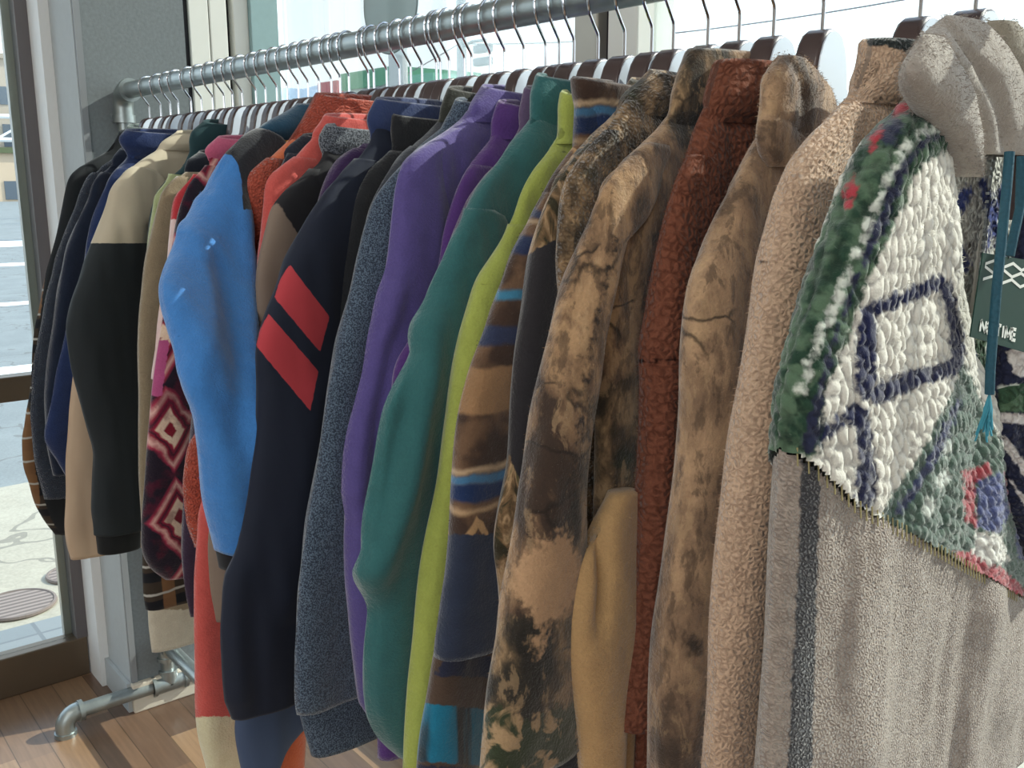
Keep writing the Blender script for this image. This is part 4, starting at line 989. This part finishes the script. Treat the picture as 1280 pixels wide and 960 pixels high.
# E big camo
garment(923, [(872, 60), (863, 74), (858, 96), (850, 124), (838, 152), (815, 172), (790, 192), (770, 212), (755, 240), (748, 272), (736, 310), (718, 360), (704, 420), (690, 478), (676, 540), (660, 620), (648, 700), (634, 780), (620, 870), (610, 950), (606, 1000)],
        'large woodland camouflage fleece with a split sleeve, left of the rust brown sherpa', cloth('camo_b', None, 'fleece', pat='camotan', regions=[('dk', 'camo'), ('splash', C_(186, 146, 106)), ('olive', 'camogreen'), ('slit', C_(52, 42, 36))], fuzz_edge=.008), name='camouflage_fleece', phi=10, sleeve_y=235, res=.0045, fuzz=(5000, .0022, .0003),
        inner=[(800, 230), (775, 300), (758, 360), (742, 440), (730, 520), (722, 600), (722, 680), (726, 760), (732, 860), (738, 1000)], hem=.80, crn=.030, cdrop=0, neck_y=140, th=.021, cat='fleece jacket',
        regs=[('dk', [[(560, 780), (640, 770), (740, 770), (760, 1100), (560, 1100)], [(740, 500), (830, 430), (830, 700), (700, 700)], [(860, 40), (920, 40), (915, 120), (860, 190), (830, 160)]]), ('splash', [[(644, 706), (668, 684), (704, 664), (722, 690), (724, 740), (702, 772), (682, 782), (684, 806), (668, 820), (664, 806), (674, 790), (664, 766), (640, 740)]]), ('olive', [[(560, 880), (640, 884), (660, 900), (720, 876), (760, 890), (760, 1100), (560, 1100)]]), ('slit', [seam_strip([(770, 300), (752, 370), (738, 440), (727, 520), (719, 600)], 3)])])
# F camo sherpa
garment(884, [(828, 82), (806, 96), (793, 112), (776, 134), (766, 152), (752, 174), (735, 192), (716, 218), (706, 250), (701, 296), (698, 340), (702, 380), (712, 420), (716, 470), (714, 560), (706, 640), (700, 720)],
        'grey-brown camouflage sherpa with a tall mottled collar, second camouflage from the lime jacket', cloth('camo_c', None, 'sherpa', pat='camo'), name='camouflage_sherpa', phi=12, sleeve_y=220, res=.005, fuzz=(4000, .0024, .0003), crn=.026, neck_y=130, th=.018)
# G charcoal with camo yoke
garment(841, [(803, 88), (794, 98), (788, 112), (778, 136), (766, 152), (752, 166), (730, 186), (706, 212), (690, 240), (678, 274), (669, 312), (662, 350), (654, 400), (648, 450), (643, 510), (640, 556), (634, 600), (622, 640), (614, 690), (620, 730), (626, 780), (634, 830)],
        'charcoal fleece with a camouflage yoke and leafy camouflage cuff, beside the grey camouflage sherpa', cloth('charcoal', C_(48, 46, 50), 'fleece', regions=[('yoke', 'leaf'), ('cuffz', 'leaf')]), phi=12, sleeve_y=215, res=.006, crn=.022, neck_y=130, th=.016,
        regs=[('yoke', [[(640, 60), (900, 60), (900, 300), (690, 300), (640, 330)]]), ('cuffz', [[(600, 640), (632, 560), (650, 600), (690, 680), (700, 900), (590, 900)]])])
# H nordic brown/blue
garment(814, [(722, 84), (719, 98), (727, 116), (732, 138), (727, 164), (718, 184), (700, 208), (684, 240), (668, 276), (654, 300), (641, 322), (630, 352), (618, 386), (606, 424), (592, 466), (582, 504), (574, 560), (569, 620), (566, 668), (562, 720), (554, 790), (548, 836)],
        'brown and blue nordic patterned fleece with a tall striped collar and navy cuff', cloth('nordic', None, 'fleece', pat='nordic', regions=[('nv', C_(44, 54, 76))]), name='nordic_fleece', phi=12, sleeve_y=290, res=.005, crn=.034, neck_y=170, th=.02, fuzz=(3000, .002, .0003),
        regs=[('nv', [[(540, 668), (700, 668), (700, 850), (540, 850)]])], cat='fleece jacket')
# H2 underneath: brown with teal blocks
garment(780, [(756, 100), (752, 130), (740, 170), (720, 220), (700, 270), (672, 340), (640, 420), (612, 500), (590, 580), (575, 660), (560, 740), (548, 810), (541, 850), (534, 900), (528, 950), (524, 1000)],
        'brown patterned fleece with teal blocks, its sleeve end showing below the nordic navy cuff', cloth('brown_teal', C_(84, 66, 54), 'fleece', regions=[('tb', 'tealband'), ('bl', C_(40, 46, 70))]), phi=12, sleeve_y=300, res=.006, crn=.02, neck_y=150, th=.015, hem=.7,
        regs=[('tb', [[(500, 876), (640, 890), (640, 960), (500, 950)], [(655, 250), (690, 200), (700, 230), (660, 300)]]), ('bl', [[(500, 955), (640, 962), (640, 1100), (500, 1100)], [(560, 820), (640, 820), (640, 846), (540, 846)]])], cat='fleece jacket')
# I lime
garment(747, [(709, 106), (706, 122), (706, 140), (709, 158), (700, 172), (690, 186), (680, 198), (667, 212), (650, 246), (638, 282), (622, 322), (604, 346), (600, 356), (594, 376), (584, 416), (570, 482), (556, 560), (544, 640), (534, 710), (524, 790), (516, 860), (510, 930), (507, 1000)],
        'lime green fleece with a stand collar hanging right of the teal one', cloth('lime', C_(160, 172, 64), 'fleece', regions=[('seam', C_(108, 118, 36))]), phi=12, sleeve_y=320, res=.005, crn=.022, neck_y=165, th=.018, sleeve_w=.075, bgap=.05, regs=[('seam', [seam_strip([(590, 352), (602, 354), (630, 352), (650, 352)], 2), seam_strip([(684, 187), (696, 186), (708, 192), (722, 200)], 2)])])
# J teal
garment(717, [(680, 88), (674, 98), (671, 120), (674, 142), (662, 160), (644, 182), (614, 214), (593, 248), (577, 286), (561, 322), (547, 360), (532, 416), (506, 466), (484, 508), (476, 548), (472, 584), (466, 630), (457, 672), (457, 716), (464, 746), (470, 772), (466, 800), (462, 840), (462, 884), (470, 914), (487, 942), (507, 958)],
        'teal green fleece jacket with a long pleated sleeve between purple and lime', cloth('teal', C_(44, 104, 106), 'fleece'), phi=12, sleeve_y=300, res=.005, crn=.026, neck_y=150, th=.022, sleeve_w=.12, ncs=.004,
        folds=[([(554, 400), (534, 496), (521, 579), (500, 667), (479, 742), (468, 800), (463, 860)], .012, .014), ([(540, 440), (516, 520), (500, 600), (484, 700)], -.008, .012)])
# K mauve
garment(699, [(664, 102), (660, 124), (657, 150), (650, 172), (634, 194), (612, 216), (596, 238), (584, 262), (572, 296), (560, 340), (545, 400), (520, 470), (505, 540), (495, 620), (490, 700)],
        'dusty mauve fleece, mostly hidden behind the teal jacket', cloth('mauve', C_(98, 80, 112), 'fleece'), phi=12, sleeve_y=230, crn=.02, neck_y=150, th=.014)
# L deep purple
garment(682, [(631, 116), (626, 132), (623, 150), (619, 170), (602, 192), (582, 216), (568, 246), (558, 290), (553, 340), (536, 396), (510, 436), (492, 470), (486, 530), (482, 620), (480, 720), (478, 820), (476, 900), (475, 960)],
        'deep purple fleece with a tall collar, between the violet and mauve jackets', cloth('purple', C_(84, 50, 120), 'fleece'), phi=12, sleeve_y=250, crn=.022, neck_y=160, th=.015, res=.006)
# M violet
garment(655, [(612, 98), (602, 108), (594, 126), (586, 144), (574, 158), (556, 170), (532, 182), (514, 194), (503, 208), (498, 232), (496, 266), (492, 314), (487, 356), (476, 404), (467, 456), (456, 500), (448, 536), (442, 584), (437, 664), (435, 742), (438, 800), (446, 854), (452, 894), (470, 904)],
        'lavender violet fleece jacket with a rounded drop shoulder', cloth('violet', C_(90, 78, 144), 'fleece'), phi=12, sleeve_y=205, res=.005, crn=.024, neck_y=140, th=.020, sleeve_w=.09, folds=[([(508, 360), (490, 430), (474, 480), (462, 540), (455, 640)], .008, .010), ([(500, 420), (480, 520), (470, 640)], -.006, .010)])
# N heather blue-grey
garment(631, [(574, 118), (569, 130), (564, 148), (552, 162), (534, 176), (514, 194), (498, 214), (486, 234), (473, 258), (462, 300), (450, 348), (438, 398), (425, 428), (410, 492), (400, 560), (392, 610), (385, 650), (378, 700), (372, 750), (368, 824), (369, 890), (380, 930), (390, 956)],
        'blue-grey heathered knit fleece with a wide hem, right of the black and navy jackets', cloth('heather', None, 'fleece', pat='heather'), phi=12, sleeve_y=225, res=.005, crn=.022, neck_y=155, th=.022, sleeve_w=.16, cuff=.06, cuff_mat=cloth('heather_rib', None, 'smooth', pat='heather'))
# O2 charcoal ribbed
garment(613, [(566, 102), (560, 118), (556, 140), (540, 162), (516, 184), (494, 206), (476, 228), (464, 252), (457, 276), (453, 314), (446, 360), (436, 420), (424, 500), (412, 600)],
        'charcoal grey knit with a dark olive hood edge, just left of the blue-grey heathered one', cloth('charcoal_rib', C_(66, 70, 78), 'fleece'), phi=12, sleeve_y=225, crn=.02, neck_y=140, th=.014, cmat=cloth('olive_dark', C_(54, 56, 50), 'fleece'))
# O black with stand collar
garment(590, [(494, 134), (493, 150), (496, 166), (496, 184), (482, 198), (466, 212), (452, 232), (444, 256), (436, 300), (428, 346), (420, 420), (405, 520), (392, 620), (382, 740), (378, 800)],
        'plain black fleece with a broad boxy stand collar edged in grey', cloth('black', C_(36, 38, 42), 'fleece'), phi=12, sleeve_y=230, crn=.030, neck_y=180, th=.016, res=.006)
# P navy with red stripes
garment(581, [(478, 116), (468, 132), (466, 150), (468, 166), (460, 184), (442, 204), (420, 226), (400, 260), (380, 300), (360, 336), (346, 374), (334, 402), (327, 420), (322, 444), (324, 500), (322, 560), (310, 640), (296, 700), (285, 736), (282, 800), (286, 860), (293, 908)],
        'navy jacket with two red diagonal stripes on the sleeve', cloth('navy', C_(34, 40, 56), 'smooth', regions=[('st', C_(190, 58, 68))], fuzz_edge=.0006), name='navy_striped_jacket', phi=12, sleeve_y=240, res=.0028, crn=.026, neck_y=160, th=.020, sleeve_w=.15,
        regs=[('st', [[(362, 330), (412, 396), (400, 440), (343, 372), (350, 350)], [(336, 392), (398, 464), (388, 514), (320, 432), (326, 410)]])], cuff=.0, cmat=cloth('navy_fleece', C_(46, 62, 104), 'fleece'),
        folds=[([(303, 720), (300, 800), (305, 900)], .008, .012), ([(400, 480), (380, 620), (360, 760)], .006, .02)])
# P2 pale-blue denim-like sweat hem under it
garment(562, [(560, 150), (540, 200), (500, 260), (460, 340), (420, 440), (380, 560), (340, 700), (310, 820), (298, 890), (293, 912), (296, 940), (304, 970), (312, 1000)],
        'slate blue sweatshirt whose cuff shows below the red striped navy jacket', cloth('slate', C_(66, 82, 112), 'smooth'), name='sweatshirt', cat='sweatshirt', phi=12, sleeve_y=260, crn=.02, neck_y=190, th=.016, collar=False, sleeve_w=.11, inner=[(420, 700), (405, 860), (384, 905), (352, 934), (338, 960), (334, 1000)])
garment(551, [(552, 160), (530, 210), (490, 300), (450, 400), (410, 520), (380, 640), (355, 760), (335, 860), (322, 930), (316, 1000)],
        'bright orange fleece whose lower sleeve end shows between the slate sweatshirt and the heathered knit', cloth('bright_orange', C_(226, 106, 56), 'fleece'), phi=12, sleeve_y=280, neck_y=200, th=.012, collar=False, inner=[(420, 700), (385, 860), (377, 910), (375, 1000)], hem=.7)
# Q dark purple
garment(546, [(470, 160), (462, 174), (450, 182), (436, 190), (422, 208), (410, 230), (402, 248), (392, 290), (380, 340), (365, 420), (350, 520)],
        'dark plum fleece showing only its shoulder beside the red striped navy jacket', cloth('plum', C_(60, 38, 82), 'fleece'), phi=12, sleeve_y=225, crn=.02, neck_y=180, th=.014, collar=False)
# R black yoke, sherpa sleeve
garment(528, [(414, 146), (404, 158), (402, 172), (408, 190), (396, 206), (382, 220), (364, 236), (347, 256), (337, 280), (327, 314), (319, 352), (321, 400), (326, 450), (312, 520), (284, 590), (268, 650), (263, 700), (266, 744), (278, 784)],
        'black jacket with a grey-brown sherpa sleeve and grey collar lining', cloth('black_taupe', C_(40, 40, 44), 'smooth', regions=[('sh', C_(132, 114, 100))]), name='sherpa_sleeve_jacket', phi=12, sleeve_y=250, crn=.030, neck_y=185, th=.016, cmat=cloth('heather_collar', None, 'fleece', pat='heatherg'), res=.005, fuzz=(2500, .0018, .0003),
        regs=[('sh', [[(347, 252), (336, 262), (250, 500), (250, 790), (320, 790), (420, 420), (395, 330)]])])
# S coral red with cream end
garment(514, [(410, 134), (404, 146), (402, 160), (386, 172), (380, 188), (362, 202), (344, 216), (334, 234), (335, 256), (330, 288), (322, 328), (323, 380), (326, 440), (306, 520), (270, 590), (249, 644), (244, 730), (245, 820), (249, 880), (250, 900), (253, 930), (262, 962), (270, 1000)],
        'coral red fleece with a cream lower end, below the orange sherpa cuff', cloth('coral', C_(206, 82, 74), 'fleece', regions=[('cream', C_(214, 206, 168))]), phi=12, sleeve_y=235, crn=.028, neck_y=165, th=.018, sleeve_w=.12, res=.005,
        regs=[('cream', [[(200, 897), (400, 893), (400, 1100), (200, 1100)]])])
# T navy collar jacket
garment(500, [(392, 160), (376, 166), (366, 176), (360, 192), (352, 210), (340, 240), (330, 290), (320, 350)],
        'dark navy jacket whose collar shows between the coral and orange fleeces', cloth('navy_dark', C_(34, 42, 56), 'fleece'), phi=12, sleeve_y=230, crn=.02, neck_y=190, th=.013)
# U orange sherpa
garment(484, [(400, 110), (395, 122), (388, 138), (380, 156), (366, 172), (352, 184), (338, 198), (322, 212), (309, 226), (303, 250), (306, 290), (311, 340), (316, 400), (300, 460), (260, 520), (234, 562), (228, 610), (232, 656), (247, 690)],
        'burnt orange sherpa jacket with a tall curly collar edged in black', cloth('orange_sherpa', C_(178, 76, 54), 'sherpa'), name='sherpa_jacket', phi=12, sleeve_y=235, crn=.026, neck_y=175, th=.018, res=.005, nub=(230, .0008), fuzz=(4000, .0024, .0003), hem=.62, body_mat=cloth('orange_lining', C_(224, 110, 60), 'fleece'))
# V yellow collar
garment(468, [(386, 146), (366, 152), (352, 164), (345, 180), (343, 196), (330, 230), (318, 280), (310, 340)],
        'mustard yellow collared jacket tucked behind the orange sherpa', cloth('mustard', C_(214, 156, 52), 'fleece'), phi=12, sleeve_y=240, crn=.032, neck_y=190, th=.013, cdrop=.02)
# W black yoke, bright blue sleeve
blue_m = cloth('bright_blue', C_(52, 128, 204), 'fleece', regions=[('yk', C_(40, 42, 48))], fuzz_edge=.0008)
garment(461, [(386, 132), (360, 134), (340, 148), (326, 162), (310, 172), (296, 182), (286, 192), (279, 198), (272, 210), (266, 234), (250, 264), (233, 298), (217, 340), (206, 372), (204, 402), (212, 432), (221, 460), (234, 504), (248, 546), (254, 590), (258, 648), (266, 684), (278, 730)],
        'jacket with a bright blue fleece sleeve, black yoke and black cuff', blue_m, name='blue_sleeve_jacket', phi=14, sleeve_y=205, inner=[(300, 205), (304, 240), (306, 280), (310, 340), (318, 410), (328, 480), (340, 560), (350, 620), (356, 666), (352, 700)],
        crn=.034, neck_y=165, th=.030, ncs=.016, res=.004, cuff=.018, cuff_mat=cloth('black_cuff', C_(38, 38, 42), 'smooth'), body_mat=cloth('black_yoke', C_(40, 42, 48), 'smooth'), cmat=cloth('teal_collar', C_(34, 78, 104), 'fleece'), fuzz=(4000, .0018, .0003), cdrop=.0,
        folds=[([(300, 250), (304, 330), (302, 400), (312, 470), (326, 560), (332, 650)], .012, .012), ([(250, 300), (262, 400), (256, 470), (252, 540), (258, 620)], .006, .012), ([(270, 330), (290, 430), (298, 560)], -.006, .014)], shear=.42, swing=(230, 560, .16), regs=[('yk', [[(262, 120), (400, 120), (400, 262), (304, 262), (302, 226), (298, 206), (290, 194), (278, 192), (268, 170)]])])
# W2 dark patterned hem behind
garment(437, [(310, 180), (296, 200), (284, 240), (276, 300), (262, 380), (248, 480), (240, 560), (230, 640), (226, 700), (228, 740), (236, 780)],
        'dark plum patterned fleece glimpsed behind the blue sleeve', cloth('plum_pattern', C_(58, 44, 66), 'fleece'), phi=12, sleeve_y=230, crn=.02, neck_y=200, th=.013, collar=False)
# X pink/red ikat
garment(400, [(280, 163), (266, 172), (258, 184), (258, 200), (262, 206), (250, 216), (238, 228), (230, 248), (224, 270), (219, 300), (213, 345), (208, 400), (200, 450), (191, 510), (185, 580), (182, 650), (182, 698), (192, 720), (212, 732)],
        'pink and burgundy diamond patterned fleece, right of the khaki sleeve', cloth('ikat', None, 'fleece', pat='ikat', regions=[('pk', C_(178, 74, 128))]), name='patterned_fleece', phi=12, sleeve_y=240, crn=.028, neck_y=190, th=.02, sleeve_w=.17, res=.005, regs=[('pk', [[(196, 425), (212, 425), (202, 495), (188, 495)]])],
        cmat=cloth('pink_collar', C_(196, 86, 122), 'fleece', pat=None), cat='fleece jacket')
# Y red and white
garment(374, [(242, 226), (230, 232), (220, 242), (216, 262), (214, 290), (208, 340), (203, 380), (198, 420), (190, 480)],
        'red jacket with a pale pink lower sleeve, squeezed left of the diamond patterned fleece', cloth('red_white', C_(196, 52, 62), 'fleece', regions=[('w', C_(230, 200, 196))]), phi=12, sleeve_y=250, crn=.02, neck_y=230, th=.012, collar=False, regs=[('w', [[(180, 274), (260, 274), (260, 520), (160, 520)]])])
# Y2 plaid lining piece
garment(360, [(262, 215), (240, 240), (222, 300), (206, 400), (192, 520), (184, 640), (180, 720), (181, 750), (186, 772)],
        'dark plaid flannel shirt whose hem shows under the diamond patterned fleece', cloth('plaid', None, 'smooth', pat='plaid'), name='flannel_shirt', cat='shirt', phi=12, sleeve_y=260, crn=.02, neck_y=230, th=.015, collar=False, sleeve_w=.13)
# khaki
garment(333, [(250, 196), (232, 214), (216, 226), (206, 236), (199, 254), (192, 294), (185, 322), (180, 366), (177, 392), (175, 440), (175, 520), (175, 600), (177, 680), (181, 740), (184, 790), (190, 824)],
        'khaki fleece with a pale rolled cuff, the lowest hanging sleeve at the left end', cloth('khaki', C_(142, 126, 100), 'fleece', regions=[('cf', C_(196, 188, 168))]), phi=12, sleeve_y=250, crn=.02, neck_y=215, th=.015, sleeve_w=.12, collar=False, regs=[('cf', [[(150, 762), (300, 762), (300, 900), (150, 900)]])])
# black stand collar beside khaki
garment(321, [(262, 184), (240, 186), (234, 196), (232, 214), (230, 230), (222, 262), (212, 330), (200, 420)],
        'black high collared fleece next to the khaki jacket', cloth('black_b', C_(26, 32, 44), 'fleece'), phi=12, sleeve_y=260, crn=.026, neck_y=225, th=.013)
# pale green
garment(304, [(212, 228), (200, 235), (193, 242), (190, 268), (186, 304), (182, 350), (178, 420), (176, 500)],
        'pale pistachio green fleece sliver between khaki and the cream-shouldered jacket', cloth('pistachio', C_(168, 180, 128), 'fleece'), phi=12, sleeve_y=246, crn=.02, neck_y=235, th=.013, collar=False)
# dark green
garment(292, [(262, 148), (248, 152), (241, 162), (240, 178), (230, 206), (212, 224), (197, 236), (190, 262), (184, 320), (180, 400)],
        'bottle green jacket with a crisp folded collar behind the khaki fleece', cloth('bottle_green', C_(36, 66, 72), 'smooth'), phi=12, sleeve_y=250, crn=.024, neck_y=185, th=.013)
# cream shoulder / black
garment(267, [(232, 160), (218, 166), (208, 176), (200, 187), (184, 198), (166, 208), (150, 222), (141, 238), (136, 262), (128, 286), (118, 306), (108, 330), (98, 358), (88, 390), (81, 416), (86, 446), (93, 484), (103, 524), (116, 566), (114, 606), (113, 644), (118, 660), (122, 696)],
        'black jacket with cream shoulders and elastic cuff', cloth('cream_black', C_(44, 50, 54), 'smooth', regions=[('cr', C_(196, 184, 160))], fuzz_edge=.0006), name='two_tone_jacket', phi=14, sleeve_y=235, crn=.030, neck_y=180, th=.026, ncs=.010, sleeve_w=.16, res=.0045,
        inner=[(190, 250), (182, 300), (180, 340), (178, 420), (176, 520), (176, 620), (177, 696)], regs=[('cr', [[(60, 100), (300, 100), (300, 304), (60, 304)]])], cuff=.03, cuff_mat=cloth('black_elastic', C_(34, 36, 38), 'smooth'))
# beige behind
garment(253, [(225, 175), (205, 200), (175, 230), (150, 270), (128, 320), (112, 380), (100, 440), (94, 486), (90, 530), (87, 580), (86, 620), (82, 660), (84, 684), (90, 706)],
        'light tan jacket showing below and left of the cream-shouldered black one', cloth('light_tan', C_(196, 170, 142), 'smooth'), phi=13, sleeve_y=250, crn=.02, neck_y=200, th=.018, sleeve_w=.19, collar=False)
# blue stand collar
garment(240, [(166, 157), (154, 160), (149, 168), (156, 182), (162, 194), (150, 208), (137, 220), (131, 240), (124, 260), (116, 292), (107, 320), (97, 350), (88, 384), (80, 424), (71, 464), (62, 510), (55, 548), (58, 562), (68, 572), (76, 590), (86, 610)],
        'royal navy fleece with a wide flared collar at the left end', cloth('royal_navy', C_(34, 52, 96), 'fleece'), phi=13, sleeve_y=235, crn=.034, neck_y=190, th=.018, sleeve_w=.13, res=.006)
# navy 2
garment(224, [(152, 180), (142, 190), (140, 204), (128, 216), (117, 228), (113, 248), (98, 280), (84, 316), (77, 352), (71, 388), (64, 440), (58, 500), (60, 560), (68, 600)],
        'second dark navy fleece from the left end group, under the flared collar', cloth('navy_c', C_(28, 38, 58), 'fleece'), phi=13, sleeve_y=240, crn=.022, neck_y=200, th=.014)
# fuzzy dark
garment(214, [(148, 190), (138, 200), (126, 208), (114, 218), (103, 240), (90, 273), (77, 307), (67, 347), (56, 390), (50, 417), (44, 460), (40, 520), (46, 580), (60, 630)],
        'dark slate fleece with a pale fuzzy edge, third from the left end', cloth('slate_fuzz', C_(52, 62, 78), 'sherpafine'), phi=13, sleeve_y=240, crn=.02, neck_y=205, th=.014, fuzz=(2500, .0025, .0003), res=.006)
# far dark olive
garment(202, [(152, 160), (147, 170), (144, 184), (128, 192), (110, 202), (96, 212), (87, 224), (83, 242), (80, 262), (74, 288), (67, 314), (57, 354), (50, 394), (46, 418), (41, 448), (37, 500), (28, 548), (30, 588), (43, 630), (60, 658), (74, 672)],
        'black jacket with olive plaid sleeve edge, last one at the far left end', cloth('olive_black', C_(34, 38, 42), 'smooth', regions=[('ol', 'plaid')]), phi=13, sleeve_y=230, crn=.022, neck_y=185, th=.02, sleeve_w=.12, res=.006,
        regs=[('ol', [[(0, 330), (58, 330), (45, 440), (44, 520), (44, 590), (64, 650), (90, 690), (0, 700)]])])
garment(188, [(166, 152), (160, 154), (156, 160), (152, 176), (146, 200), (130, 230), (116, 270), (100, 330), (90, 400), (80, 500), (80, 580)],
        'grey-green knit pullover tucked behind the last jackets by the rack post', cloth('grey_green', C_(92, 108, 106), 'fleece'), phi=13, sleeve_y=240, crn=.024, neck_y=185, th=.012)
# remaining hangers of the row
for px in (281, 347, 386, 415, 426):
    hanger(stemX(px), math.radians(12), 'chrome hooked hanger in the crowded far part of the rail, its garment hidden', lambda z: .12, 'hangers with hidden garments', thk=.0075)
